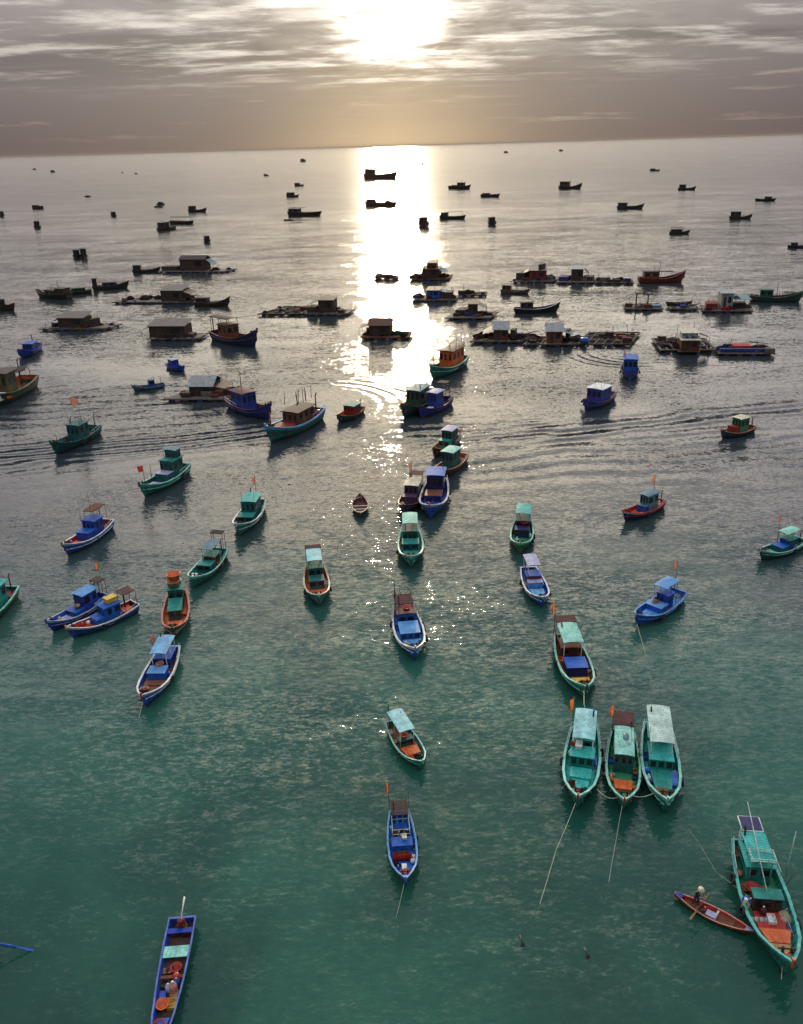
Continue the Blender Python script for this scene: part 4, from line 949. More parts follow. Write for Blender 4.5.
boat('grey green boat with a dark sloping roof, side by side with a violet blue one', (401, 405), (430, 391), 'dkteal', 'brown', 'red', [
  ('house', .28, .60, .6, 1.7, 'dkgreen', 'slate', (.2, .3), 3, 2), ('pole', .84, 0, 2.2, (0, 0), 'dkbrown', .06), ('poles', .3, .55, 4, 1.1, 2.1, .5, 3), ('item', 'fishing_net', .76, .0, 1.1, 'red', 'red net heap in the bow of the grey green boat')], inner='red', boot='black', ref='the grey green boat with dark roof')
boat('violet blue boat with lavender cabin and dark awning, beside a grey green one', (418.6, 407), (448, 396), 'royal', 'maroon', 'maroon', [
  ('house', .32, .56, .52, 1.9, 'royal', 'lavender', (.2, .2), 3, 2), ('awning', .08, .24, .5, 2.5, 'black'), ('item', 'box', .66, .1, 1.3, 'cream', 'cream box before the cabin of the violet blue boat'), ('antenna', .3, .5, 1.2, 2.2)], inner='maroon', boot='darkred')
boat('teal boat with an orange house and a thicket of poles, alone below the farms', (430, 365.5), (462, 355), 'teal', 'mint', 'brown', [
  ('house', .16, .52, .60, 1.7, 'orange', 'dkbrown', (.3, .2), 3, 3), ('poles', .15, .5, 6, 1.5, 2.1, .5, 5), ('poles', .72, .9, 4, 1.2, .8, .5, 8, 'olive'), ('flag', .88, 0, 1.7, 'yellow', .4, .6), ('antenna', .15, .5, 1.9, 2.4)], inner='brown', boot='black')
boat('large teal boat with an ochre house and dark roof crowded with poles', (265, 426), (317, 407), 'teal', 'lightblue', 'brown', [
  ('house', .22, .54, .58, 1.2, 'brown', 'tarred', (.3, .2), 3, 3), ('poles', .2, .55, 9, 1.4, 2.2, .55, 2), ('pole', .9, 0, 2.1, (0, 0), 'brown', .09), ('trunk', .58, .76, .6, .5, 'darkred'), ('item', 'fishing_net', .09, .0, 1.3, 'red', 'red net heap on the stern of the large teal boat with the ochre house'),
  ('item', 'fishing_net', .80, -.1, 1.1, 'maroon', 'maroon net heap in the bow of the large teal boat with the ochre house'), ('item', 'barrel', .12, .9, .9, 'red', 'red barrel at the stern rail of the large teal boat with the ochre house')], inner='brown', stripe='lightblue', boot='dkbrown', ref='the large teal boat with ochre house')
boat('small dark boat heaped with red gear under a green net roof', (337, 415), (358, 407), 'dkgreen', 'brown', 'red', [
  ('house', .2, .5, .6, 1.5, 'darkred', 'teal', (.3, .2), 3, 1), ('tyre', .6, 1), ('item', 'fishing_net', .68, .0, 1.3, 'orange', 'orange net heap on the foredeck of the small dark boat with the green roof'), ('item', 'fishing_net', .08, .2, 1.2, 'darkred', 'dark red net heap on the stern of the small dark boat with the green roof'), ('poles', .2, .5, 3, .8, 1.7, .5, 12)], inner='orange', boot='black', beam=3.7, L=8.6)
boat('teal boat with mint roof, red buoy and white bow rail, bow towards the shore', (236, 524), (258, 499), 'teal', 'white', 'teal', [
  ('trunk', .48, .64, .62, .7, 'dkteal', 2, 'teal'), ('house', .18, .46, .58, 1.6, 'dkteal', 'turq', (.3, .1), 3, 2), ('flag', .12, .2, 3.3, 'pink'), ('antenna', .42, -.8, 1.2, 1.8), ('antenna', .42, .7, 1.2, 1.8), ('item', 'buoy', .56, -1.0, 1.7, 'red', 'red buoy on the side deck of the teal boat with the mint roof'), ('item', 'fishing_net', .85, .1, .8, 'brown', 'brown net heap in the bow of the teal boat with the white bow rail')], inner='teal', stripe='ltteal', ref='the teal boat with the white bow rail')
boat('teal boat with slate canopy and a tan heap on its side deck', (189, 577), (221, 548), 'teal', 'mint', 'teal', [
  ('trunk', .42, .58, .58, .8, 'dkteal', 2, 'teal'), ('canopy', .14, .46, .5, 1.9, 'slate', 'teal'), ('house', .22, .40, .46, 1.0, 'darkred', 'teal', (.1, .1), 2, 1), ('awning', .0, .10, .5, 2.4, 'black'), ('item', 'fishing_net', .30, 1.0, .9, 'tan', 'tan net heap on the side deck of the teal boat with the slate canopy'), ('item', 'box', .78, -.5, 1.1, 'white', 'white cool box in the bow of the teal boat with the slate canopy'), ('item', 'tyre', .74, .1, 1.4, 'black', 'black tyre in the bow of the teal boat with the slate canopy')], inner='teal', stripe='mint', ref='the teal boat with slate canopy')
boat('dark hulled boat with orange red decks and a long green cabin topped by orange baskets', (172, 628), (178, 582), 'dkgreen', 'pink', 'orange', [
  ('trunk', .26, .56, .48, .95, 'dkgreen', 2, 'teal'), ('house', .08, .24, .52, 1.5, 'dkgreen', 'teal', (.1, .1), 2, 1), ('hatch', .62, .74, .55, .25, 'orange'), ('hatch', .77, .86, .42, .12, 'red'), ('item', 'basket', .16, -.1, 1.9, 'tan', 'tan basket on the cabin of the orange decked boat, lowest of its stack', 1.62), ('item', 'basket', .15, .0, 1.8, 'orange', 'orange basket stacked in a tan one on the cabin of the orange decked boat', 2.2), ('item', 'board', .05, .0, .9, 'cream', 'cream board lying behind the baskets of the orange decked boat', 1.7), ('boom', (-1.6, -.8, 1.4), (-2.0, -2.4, 1.5), .05, 'greywood', 'spar')], inner='pink', boot='black', beam=2.8, post='black', L=9.4, ref='the orange decked boat with stacked baskets')
boat('blue boat with a pale sky blue roof, white rail and brown planked foredeck', (141, 695), (170, 646), 'blue', 'white', 'brown', [
  ('trunk', .40, .54, .56, .85, 'blue', 0, 'sky'), ('house', .08, .30, .48, 1.0, 'royal', 'blue', (.1, .1), 2, 1), ('canopy', .04, .40, .54, 2.1, 'lightblue', 'white'), ('hatch', .56, .66, .64, .25, 'brown', 'wood'), ('hatch', .68, .78, .6, .22, 'brown', 'wood'), ('flag', .12, -1.0, 3.0, 'pink'), ('item', 'fishing_net', .38, .0, .8, 'pink', 'pink net heap on the cabin of the blue boat with the sky blue roof', .9), ('item', 'fishing_net', .84, .0, .9, 'pink', 'pink net heap in the bow of the blue boat with the sky blue roof')], inner='royal', stripe='lightblue', boot='navy', post='red', ref='the blue boat with pale sky blue roof')
boat('blue boat with a flag and dark stern frame, outer one of a pair tied together', (45.8, 621), (104, 593), 'royal', 'lavender', 'blue', [
  ('trunk', .44, .60, .6, .7, 'blue', 2, 'blue'), ('house', .20, .44, .58, 1.9, 'royal', 'sky', (.3, .2), 3, 2), ('hatch', .62, .80, .5, .25, 'lavender'), ('flag', .02, 0, 4.2, 'orange'), ('awning', .0, .14, .5, 2.3, 'dkbrown'), ('item', 'basket', .5, .2, 1.0, 'tan', 'tan basket on the cabin of the outer blue boat of the pair', .8)], inner='blue', stripe='lightblue', boot='navy', post='navy', ref='the outer blue boat of the pair')
boat('blue boat with red decks and a yellow box on its roof', (65.4, 627), (134.9, 602), 'blue', 'white', 'red', [
  ('house', .26, .50, .58, 1.6, 'blue', 'blue', (.1, .1), 3, 2), ('trunk', .50, .62, .58, .8, 'blue', 0, 'blue'), ('awning', .02, .20, .56, 2.1, 'maroon'), ('hatch', .06, .2, .5, .35, 'orange'), ('item', 'box', .34, .0, 1.6, 'yellow', 'large yellow box on the roof of the red decked boat of the pair', 1.74), ('item', 'fishing_net', .70, .1, 1.0, 'orange', 'orange net heap on the foredeck of the red decked boat of the pair'), ('item', 'buoy', .66, -.7, 1.2, 'white', 'white buoy before the cabin of the red decked boat of the pair'), ('item', 'fishing_net', .80, .0, .8, 'pink', 'pink net heap in the bow of the red decked boat of the pair'), ('item', 'fishing_net', .66, .8, .7, 'brown', 'brown net heap by the rail of the red decked boat of the pair')], inner='red', stripe='white', boot='navy', post='pink', ref='the red decked boat of the pair')
boat('blue boat with red decks, two tall aerials and a brown shade on top, swinging alone', (61.7, 544), (107.4, 519), 'blue', 'white', 'orange', [
  ('trunk', .42, .58, .62, .95, 'royal', 0, 'blue'), ('house', .22, .42, .58, 1.6, 'royal', 'blue', (.1, .1), 3, 2), ('awning', .10, .38, .46, 2.5, 'brown', 'brown'), ('antenna', .45, -.7, 3.2, 1.6), ('antenna', .35, .2, 3.8, 2.0), ('hatch', .62, .78, .5, .2, 'orange')], inner='red', stripe='lightblue', boot='navy', post='brown', ref='the blue boat with two tall aerials')
boat('long teal boat with lavender deck boxes and a small flag at its bow', (139, 484), (184, 463), 'teal', 'mint', 'teal', [
  ('trunk', .40, .54, .6, .9, 'dkteal', 0, 'lavender'), ('house', .16, .40, .58, 1.7, 'dkteal', 'teal', (.2, .1), 3, 2), ('house', .16, .28, .48, 2.5, 'dkteal', 'slate', (.2, .2), 2, 1), ('hatch', .60, .78, .5, .3, 'lavender'), ('poles', .2, .5, 5, 1.3, 2.0, .55, 4), ('flag', .88, 0, 2.3, 'red', .6, .7, None, 0), ('flag', .60, -.9, 1.9, 'white', .3, .4)], inner='dkteal', stripe='ltteal', boot='black', post='black', ref='the long teal boat with lavender boxes')
boat('deep teal boat with a flag above its roof and a yellow bow pole', (50, 442), (95, 425), 'dkteal', 'dkteal', 'dkbrown', [
  ('house', .28, .50, .6, 1.6, 'dkteal', 'dkteal', (.2, .2), 3, 2), ('flag', .30, .1, 4.0, 'pink', .9, .9, None, 0), ('poles', .25, .48, 5, 1.2, 2.1, .5, 6), ('pole', .86, 0, 1.8, (0, 0), 'yellow', .09), ('item', 'fishing_net', .68, .0, 1.5, 'maroon', 'maroon net heap on the foredeck of the deep teal boat'), ('item', 'fishing_net', .20, .3, .9, 'orange', 'orange net heap on the stern of the deep teal boat'), ('item', 'buoy', .45, -1.0, 1.8, 'darkred', 'dark red buoy at the cabin of the deep teal boat'), ('tyre', .55, 1)], inner='teal', boot='black', ref='the deep teal boat with yellow bow pole')
boat('boat with orange red deck, cream rail and pale turquoise roof, seen bow on', (319, 595), (314, 563), 'teal', 'cream', 'orange', [
  ('trunk', .40, .56, .56, .85, 'dkteal', 2, 'dkteal'), ('house', .10, .34, .52, 1.2, 'dkteal', 'teal', (.1, .1), 2, 1), ('canopy', .02, .36, .58, 2.0, 'paleblue', 'brown'), ('awning', -.08, .01, .6, 2.1, 'maroon', 'maroon'), ('tyre', .68, -1), ('hatch', .60, .76, .5, .12, 'orange'), ('pole', .3, .95, 1.9, (0, 0)), ('pole', .3, -.95, 1.9, (0, 0))], inner='orange', stripe='teal', boot='dkgreen', post='mint', ref='the orange decked boat with cream rail')
boat('green boat with a bright turquoise roof and grey rail, just above the blue one', (520, 543), (523.7, 518), 'green', 'mint', 'green', [
  ('trunk', .36, .50, .6, .9, 'navy', 2), ('house', .10, .32, .56, 1.2, 'maroon', 'dkteal', (.1, .1), 2, 1), ('canopy', -.02, .32, .62, 2.0, 'turq', 'teal'), ('tyre', .5, 1), ('item', 'basket', .33, .2, 1.2, 'red', 'red basket at the cabin front of the green boat with the turquoise roof', .95), ('item', 'fishing_net', .84, -.1, .8, 'pink', 'pink net heap in the bow of the green boat with the turquoise roof'), ('item', 'jug', .68, -.5, 1.3, 'mint', 'mint jug on the foredeck of the green boat with the turquoise roof')], inner='dkgreen', stripe='mint', post='green', ref='the green boat with bright turquoise roof')
boat('blue boat with a silvery blue roof and empty blue foredeck', (544, 597), (527, 564), 'blue', 'white', 'blue', [
  ('house', .24, .40, .54, 1.0, 'darkred', 'blue', (.1, .1), 2, 1), ('canopy', .04, .38, .56, 2.05, 'lavender', 'white'), ('trunk', .40, .50, .6, .75, 'sky', 0, 'lavender'), ('hatch', .54, .74, .6, .25, 'lightblue'), ('item', 'buoy', .82, .3, 1.0, 'white', 'white buoy in the bow of the blue boat with the silvery roof'), ('item', 'fishing_net', .80, .1, .7, 'red', 'red net heap in the bow of the blue boat with the silvery roof'), ('tyre', .35, -1)], inner='royal', stripe='lightblue', boot='navy', post='sky', L=8.3, ref='the blue boat with the silvery roof')
boat('navy boat with a white waterline stripe, red deck and slate roof flying an orange flag', (623, 511), (661, 499), 'dkblue', 'red', 'orange', [
  ('trunk', .44, .54, .5, .9, 'royal', 0, 'slate'), ('house', .20, .46, .50, 1.95, 'slate', 'slate', (.2, .3), 3, 2), ('flag', .22, 0, 4.0, 'orange'), ('item', 'fishing_net', .70, .0, 1.2, 'orange', 'orange net heap on the foredeck of the navy boat with the slate roof'), ('item', 'buoy', .62, .8, 1.1, 'pink', 'pink buoy on the foredeck of the navy boat with the slate roof'), ('hatch', .02, .14, .5, .3, 'orange')], inner='red', stripe='white', boot='darkred', post='orange', ref='the navy boat with slate roof')
boat('all blue boat with bright blue roof and pink flag, on a mooring line', (635, 614), (680, 590), 'blue', 'sky', 'sky', [
  ('trunk', .44, .60, .62, .75, 'blue', 0, 'sky'), ('house', .28, .42, .46, 1.3, 'royal', 'blue', (.1, .1), 3, 1), ('canopy', .20, .50, .54, 2.2, 'sky', 'blue'), ('hatch', .60, .80, .55, .25, 'sky'), ('flag', .10, -.2, 3.7, 'pink'), ('item', 'fishing_net', .86, .0, .8, 'pink', 'pink net heap in the bow of the all blue boat'), ('item', 'fishing_net', .50, -.3, .7, 'tan', 'tan net heap on the cabin of the all blue boat', .8), ('pole', .2, -.6, 2.6, (0, -.3))], inner='blue', stripe='blue', boot='white', post='white', ref='the all blue boat')
boat('teal blue boat with a mint roof and tall flag, close to the frame edge', (760, 549.6), (801, 538), 'dkteal', 'mint', 'teal', [
  ('trunk', .42, .60, .62, .8, 'dkteal', 0, 'blue'), ('canopy', .18, .50, .54, 2.1, 'mint', 'teal'), ('house', .24, .42, .48, 1.2, 'royal', 'teal', (.1, .1), 3, 1), ('flag', .46, -.9, 4.0, 'pink'), ('hatch', .64, .80, .5, .3, 'ltteal'), ('tyre', .82, -1)], inner='dkteal', stripe='mint', boot='dkteal', ref='the teal blue boat with mint roof')
boat('green boat with a dark red cabin front and cream roof, crossing wake ripples', (721, 430), (752, 425), 'dkteal', 'pink', 'red', [
  ('house', .26, .52, .6, 2.3, 'green', 'cream', (.3, .3), 3, 2), ('trunk', .52, .66, .6, 1.3, 'darkred', 0, 'darkred'), ('awning', .14, .26, .5, 2.2, 'brown')], inner='brown', boot='black', beam=3.4, ref='the green boat with dark red cabin')
boat('blue boat with a red deck edge and a white cabin top under four aerials', (583.7, 400), (610.5, 391), 'blue', 'brown', 'red', [
  ('house', .26, .62, .72, 1.8, 'royal', 'white', (.1, .1), 3, 2), ('antenna', .3, -.8, 1.8, 2.1), ('antenna', .5, -.4, 2.2, 2.1), ('antenna', .4, .6, 1.6, 2.1), ('antenna', .58, .9, 1.6, 2.1), ('hatch', .68, .82, .5, .3, 'orange')], inner='red', boot='navy', beam=3.4, ref='the blue boat with four aerials')
boat('blue cabined boat bristling with orange poles, bow on below the net pens', (631, 371), (629, 358), 'blue', 'maroon', 'royal', [
  ('house', .2, .62, .72, 2.0, 'blue', 'blue', (.2, .2), 3, 1), ('poles', .2, .6, 6, 1.6, 2.3, .7, 7, 'orange'), ('tyre', .6, 1), ('tyre', .6, -1)], inner='maroon', boot='dkteal', beam=3.2, L=11)
boat('teal boat with turquoise roof and crimson gear on its stern, cut off by the frame', (-42, 626), (10, 586), 'green', 'mint', 'maroon', [
  ('house', .22, .5, .58, 1.8, 'teal', 'turq', (.4, .2), 3, 2), ('hatch', .04, .18, .66, .4, 'darkred'), ('flag', .20, .1, 3.3, 'pink'), ('item', 'fishing_net', .12, .7, .8, 'red', 'crimson net heap on the stern of the teal boat cut off by the frame', .1)], inner='dkteal', stripe='ltteal')
boat('dark green trawler with orange gear amidships, cut off by the frame', (-24, 393), (29, 375), 'dkgreen', 'olive', 'brown', [
  ('house', .42, .60, .6, 1.7, 'olive', 'dkbrown', (.5, .2), 3, 2), ('pole', .48, -.3, 4.2, (0, 0)), ('item', 'fishing_net', .66, .6, 1.4, 'orange', 'orange net heap amidships on the dark green trawler'), ('item', 'box', .74, .6, 1.4, 'white', 'white box on the dark green trawler'), ('awning', .14, .34, .6, 1.4, 'black')], inner='orange', boot='black')
boat('small blue boat with a blue cabin, riding off alone ahead of the dark green trawler', (18, 350), (37, 343), 'royal', 'royal', 'navy', [('house', .24, .52, .6, 1.15, 'royal', 'blue', (.2, .2), 3, 2), ('pole', .2, 0, 2.6, (0, 0))], inner='navy', boot='navy', beam=2.9)
boat('small bright blue boat with lavender roof, above the tin roofed hut raft', (184, 366), (162, 361), 'blue', 'royal', 'royal', [('house', .18, .46, .6, 1.8, 'royal', 'lavender', (.2, .2), 3, 1)], inner='royal', boot='navy', beam=3.2, L=7.5)
boat('small slate blue boat with a low deck and a tiny wheelhouse', (131, 385), (164, 383), 'slate', 'slate', 'navy', [('house', .30, .48, .6, 1.7, 'royal', 'slate', (.1, .1), 2, 1), ('rail', .30, .48, .5, 2.0, .4)], inner='navy', boot='black')
boat('blue and red boat with three aerials, beside the tin roofed hut raft', (271, 403), (231, 398), 'royal', 'brown', 'red', [('house', .18, .48, .66, 1.7, 'royal', 'maroon', (.2, .2), 3, 2), ('antenna', .2, .5, 2.2, 1.9), ('antenna', .4, -.5, 2.2, 1.9), ('antenna', .3, .0, 2.5, 1.9), ('pole', .93, 0, 1.1, (0, 0), 'maroon', .08), ('item', 'fishing_net', .66, .0, 1.2, 'darkred', 'dark red net heap on the blue and red boat by the tin roofed hut')], inner='brown', boot='dkbrown', zb=2.2)
boat('deep blue boat with a long rising bow and a dark canopy aft', (257, 330), (215, 330), 'dkblue', 'brown', 'brown', [('canopy', .02, .46, .6, 2.0, 'dkbrown', 'dkbrown'), ('house', .22, .44, .6, 1.4, 'brown', 'dkbrown', (.1, .1), 2, 2), ('pole', .4, 0, 2.2, (0, 0))], inner='maroon', boot='navy', zb=2.2)

# the red sampan and the long blue boat
samp, samph = boat('narrow red brown sampan with blue grey tips, rowed by a standing person', (754, 931), (675, 892), 'brown', 'pink', 'brown', [
  ('bench', .54, 'cream'), ('bench', .30, 'brown'), ('bench', .75, 'brown'),
  ('item', 'fishing_net', .44, .35, 1.3, 'red', 'red net heap in the middle of the sampan'), ('item', 'box', .49, -.3, 1.3, 'lavender', 'pale lavender box in the middle of the sampan'), ('item', 'basket', .40, -.45, 1.1, 'maroon', 'maroon basket in the middle of the sampan'), ('item', 'fishing_net', .34, .3, .9, 'darkred', 'dark red net heap near the rower of the sampan')],
  inner='red', boot='dkbrown', beam=2.05, kind='sampan', name='sampan', group='rowing boats', zm=.62, zs=.95, zb=1.0, depth=.36, cat='rowing boat', ref='the red brown sampan')
for t0, t1 in ((.0, .10), (.90, 1.0)):                                # painted end decks
    mb = MB(); k = 5; ts = [t0 + (t1 - t0) * i / k for i in range(k + 1)]
    for a, b in zip(ts, ts[1:]):
        mb.add([(samph.x(a), -samph.w(a), samph.sheer(a) + .045), (samph.x(b), -samph.w(b), samph.sheer(b) + .045), (samph.x(b), samph.w(b), samph.sheer(b) + .045), (samph.x(a), samph.w(a), samph.sheer(a) + .045)], [(0, 1, 2, 3)])
    mb.build('end_deck', paint('royal' if t0 == 0 else 'lavender'), samp)
long_, longh = boat('long narrow blue boat with outboard shaft, loaded with red and yellow goods', (152, 1062), (182.5, 917), 'blue', 'periwinkle', 'dkbrown', [
  ('bench', .10, 'royal', -.02, .35), ('bench', .255, 'mint', -.04, .75), ('bench', .42, 'brown', -.2, .2), ('hatch', .70, .86, .8, .22, 'blue'),
  ('item', 'basket', .61, -0.20, 0.91, 'orange', 'round orange basket before the yellow crates in the long blue boat'), ('item', 'fish_crate', .60, 0.26, 0.72, 'yellow', 'yellow crate beside the orange basket in the long blue boat, nearest the bow'), ('item', 'fish_crate', .545, 0.29, 0.67, 'tan', 'mustard crate behind the yellow one in the long blue boat'),
  ('item', 'jug', .50, 0.20, 1.20, 'pink', 'pink jug behind the mustard crate in the long blue boat'), ('item', 'jug', .50, -0.06, 0.96, 'lavender', 'lavender jug in the middle of the long blue boat'), ('item', 'barrel', .44, 0.29, 0.64, 'red', 'red barrel in the long blue boat'), ('item', 'tyre', .455, -0.36, 0.88, 'black', 'black tyre against the side of the long blue boat'),
  ('item', 'basket', .36, 0.14, 0.80, 'red', 'red basket behind the thwart of the long blue boat'), ('item', 'basket', .37, -0.18, 0.64, 'maroon', 'maroon basket behind the thwart of the long blue boat'), ('item', 'box', .54, -0.32, 0.56, 'royal', 'royal blue box beside the tyre in the long blue boat'), ('item', 'rope_coil', .78, 0.00, 0.80, 'lavender', 'pale rope coil on the foredeck of the long blue boat', .24)],
  inner='royal', boot='dkblue', beam=1.62, kind='longtail', name='longtail_boat', zm=.62, zs=.66, zb=1.0, depth=.42, ref='the long narrow blue boat')
m = MB(); m.box(-4.25, -3.75, -.2, .2, .5, .8); m.lathe([(0, .8), (.2, .8), (.22, .95), (.1, 1.05), (0, 1.05)], (-4.0, 0, 0), 10)
eng = m.build('outboard_engine', paint('darkred', 'metal'), long_)
MB().bar((-3.6, 0, .9), (-4.2, .0, .95), .03).build('tiller', paint('black', 'metal'), eng)
m = MB(); m.bar((-4.1, 0, .9), (-5.3, .08, 1.4), .03, 7, 0, .06); m.build('propeller_shaft', paint('white', 'metal'), eng)
m = MB(); m.box(-3.75, -3.45, -.5, -.1, .25, .6); m.box(-3.7, -3.4, .12, .5, .25, .52); m.build('fuel_tank', paint('maroon', 'plastic'), long_)
row2, row2h = boat('tiny dark rowing boat with pale thwarts and one rower, among the sun glints', (360.3, 513), (359.8, 494), 'dkbrown', 'maroon', 'maroon', [('bench', .5, 'cream'), ('bench', .68, 'cream'), ('bench', .84, 'cream')], inner='maroon', boot='black', beam=3.0, kind='sampan', name='sampan', group='rowing boats', zm=.8, zs=1.1, zb=1.2, depth=.5, cat='rowing boat')
edge, edgeh = boat('teal boat almost wholly beyond the frame with a blue steering oar reaching out', (-70, 992), (-6, 948), 'dkgreen', 'dkgreen', 'teal', [('house', .3, .6, .5, 1.6, 'teal', 'turq')], inner='teal')

# ------------------------------------------------------------------ far boats: (label, bow, stern, hull, house, features)
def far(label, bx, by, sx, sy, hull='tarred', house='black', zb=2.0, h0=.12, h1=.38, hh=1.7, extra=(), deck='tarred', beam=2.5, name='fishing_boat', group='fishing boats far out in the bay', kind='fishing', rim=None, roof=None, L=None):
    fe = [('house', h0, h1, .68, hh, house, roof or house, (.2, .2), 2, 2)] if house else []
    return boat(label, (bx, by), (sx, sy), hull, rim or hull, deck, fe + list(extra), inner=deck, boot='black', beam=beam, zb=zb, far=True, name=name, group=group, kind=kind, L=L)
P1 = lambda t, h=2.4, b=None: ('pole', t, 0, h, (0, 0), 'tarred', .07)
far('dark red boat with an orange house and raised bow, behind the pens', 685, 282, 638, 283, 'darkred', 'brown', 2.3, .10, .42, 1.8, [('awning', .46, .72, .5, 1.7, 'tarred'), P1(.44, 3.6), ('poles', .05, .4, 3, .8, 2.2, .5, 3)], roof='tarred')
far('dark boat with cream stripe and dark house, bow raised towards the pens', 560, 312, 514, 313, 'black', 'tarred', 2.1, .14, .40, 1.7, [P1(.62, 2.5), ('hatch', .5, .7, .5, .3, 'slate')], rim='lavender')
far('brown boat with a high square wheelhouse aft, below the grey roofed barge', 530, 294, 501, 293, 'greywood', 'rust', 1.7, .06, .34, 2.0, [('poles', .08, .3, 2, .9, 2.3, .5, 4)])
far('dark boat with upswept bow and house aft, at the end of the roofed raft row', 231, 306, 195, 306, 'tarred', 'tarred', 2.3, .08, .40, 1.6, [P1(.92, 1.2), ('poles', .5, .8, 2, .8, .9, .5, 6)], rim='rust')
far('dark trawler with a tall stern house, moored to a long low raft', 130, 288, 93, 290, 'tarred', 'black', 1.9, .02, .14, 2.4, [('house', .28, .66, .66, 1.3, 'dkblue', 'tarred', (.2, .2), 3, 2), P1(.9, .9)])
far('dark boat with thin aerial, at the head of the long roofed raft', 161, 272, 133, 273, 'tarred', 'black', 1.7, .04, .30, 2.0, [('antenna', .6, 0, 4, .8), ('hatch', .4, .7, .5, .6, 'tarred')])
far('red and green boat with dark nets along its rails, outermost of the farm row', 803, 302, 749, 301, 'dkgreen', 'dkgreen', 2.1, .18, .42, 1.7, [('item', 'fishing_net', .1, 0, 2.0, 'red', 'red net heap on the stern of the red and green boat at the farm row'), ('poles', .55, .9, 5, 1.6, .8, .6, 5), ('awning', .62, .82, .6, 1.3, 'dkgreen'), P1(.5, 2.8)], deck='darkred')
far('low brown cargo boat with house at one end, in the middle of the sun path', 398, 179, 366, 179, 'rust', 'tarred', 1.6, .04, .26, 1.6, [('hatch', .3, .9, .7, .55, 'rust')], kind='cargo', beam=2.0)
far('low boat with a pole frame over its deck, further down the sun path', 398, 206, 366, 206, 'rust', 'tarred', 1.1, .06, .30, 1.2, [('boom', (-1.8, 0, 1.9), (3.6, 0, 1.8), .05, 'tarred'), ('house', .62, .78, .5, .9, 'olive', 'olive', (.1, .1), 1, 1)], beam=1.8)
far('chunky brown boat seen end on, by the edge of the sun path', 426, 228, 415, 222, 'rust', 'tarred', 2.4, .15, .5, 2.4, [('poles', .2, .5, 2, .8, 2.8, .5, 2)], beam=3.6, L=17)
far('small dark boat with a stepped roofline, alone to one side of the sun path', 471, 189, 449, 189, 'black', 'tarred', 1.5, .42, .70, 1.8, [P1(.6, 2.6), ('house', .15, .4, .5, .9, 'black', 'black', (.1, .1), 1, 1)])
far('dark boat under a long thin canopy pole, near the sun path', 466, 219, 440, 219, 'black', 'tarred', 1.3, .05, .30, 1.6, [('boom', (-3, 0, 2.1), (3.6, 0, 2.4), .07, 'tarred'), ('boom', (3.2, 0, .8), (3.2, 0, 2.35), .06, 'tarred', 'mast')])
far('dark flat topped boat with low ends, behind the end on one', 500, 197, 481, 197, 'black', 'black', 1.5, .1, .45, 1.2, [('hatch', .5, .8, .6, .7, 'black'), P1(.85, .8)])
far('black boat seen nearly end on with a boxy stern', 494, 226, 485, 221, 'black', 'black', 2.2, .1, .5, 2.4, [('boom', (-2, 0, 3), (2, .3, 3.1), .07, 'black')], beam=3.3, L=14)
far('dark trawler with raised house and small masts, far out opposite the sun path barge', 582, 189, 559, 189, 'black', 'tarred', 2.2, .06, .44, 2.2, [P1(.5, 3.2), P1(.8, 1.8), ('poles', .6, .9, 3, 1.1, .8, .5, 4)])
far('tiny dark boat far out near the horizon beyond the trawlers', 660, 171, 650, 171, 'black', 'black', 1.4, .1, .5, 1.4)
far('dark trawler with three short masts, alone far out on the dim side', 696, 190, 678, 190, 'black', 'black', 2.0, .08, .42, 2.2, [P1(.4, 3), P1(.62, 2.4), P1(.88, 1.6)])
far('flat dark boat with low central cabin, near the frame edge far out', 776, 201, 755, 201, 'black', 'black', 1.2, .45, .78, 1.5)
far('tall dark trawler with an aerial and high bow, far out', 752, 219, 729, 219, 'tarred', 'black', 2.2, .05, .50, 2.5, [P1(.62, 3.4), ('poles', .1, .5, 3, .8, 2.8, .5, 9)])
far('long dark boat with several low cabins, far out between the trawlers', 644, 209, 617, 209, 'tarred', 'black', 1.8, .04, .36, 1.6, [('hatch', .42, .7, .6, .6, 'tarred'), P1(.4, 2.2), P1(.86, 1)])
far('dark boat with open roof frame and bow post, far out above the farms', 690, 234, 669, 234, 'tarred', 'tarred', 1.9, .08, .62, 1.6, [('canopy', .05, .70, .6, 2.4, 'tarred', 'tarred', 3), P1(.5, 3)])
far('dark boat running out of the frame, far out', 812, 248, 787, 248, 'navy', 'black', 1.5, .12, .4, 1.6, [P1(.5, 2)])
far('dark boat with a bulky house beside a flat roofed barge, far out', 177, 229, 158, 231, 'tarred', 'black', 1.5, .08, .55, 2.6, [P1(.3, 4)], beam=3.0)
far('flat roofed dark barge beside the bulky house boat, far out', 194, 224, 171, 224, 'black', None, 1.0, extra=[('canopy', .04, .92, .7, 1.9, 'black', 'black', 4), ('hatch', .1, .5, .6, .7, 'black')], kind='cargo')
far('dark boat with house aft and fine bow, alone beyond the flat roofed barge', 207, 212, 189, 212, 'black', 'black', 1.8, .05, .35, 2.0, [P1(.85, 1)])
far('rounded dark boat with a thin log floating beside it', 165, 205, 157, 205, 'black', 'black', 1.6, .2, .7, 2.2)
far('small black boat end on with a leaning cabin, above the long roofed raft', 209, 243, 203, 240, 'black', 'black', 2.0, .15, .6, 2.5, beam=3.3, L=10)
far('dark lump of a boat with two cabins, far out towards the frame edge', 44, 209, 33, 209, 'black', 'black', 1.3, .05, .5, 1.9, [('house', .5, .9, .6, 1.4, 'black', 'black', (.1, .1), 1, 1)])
far('tall narrow black boat end on with a short mast, below the two cabined one', 37, 229, 40.5, 225, 'black', 'black', 1.9, .15, .6, 2.8, [P1(.4, 3.6)], beam=3.6, L=13)
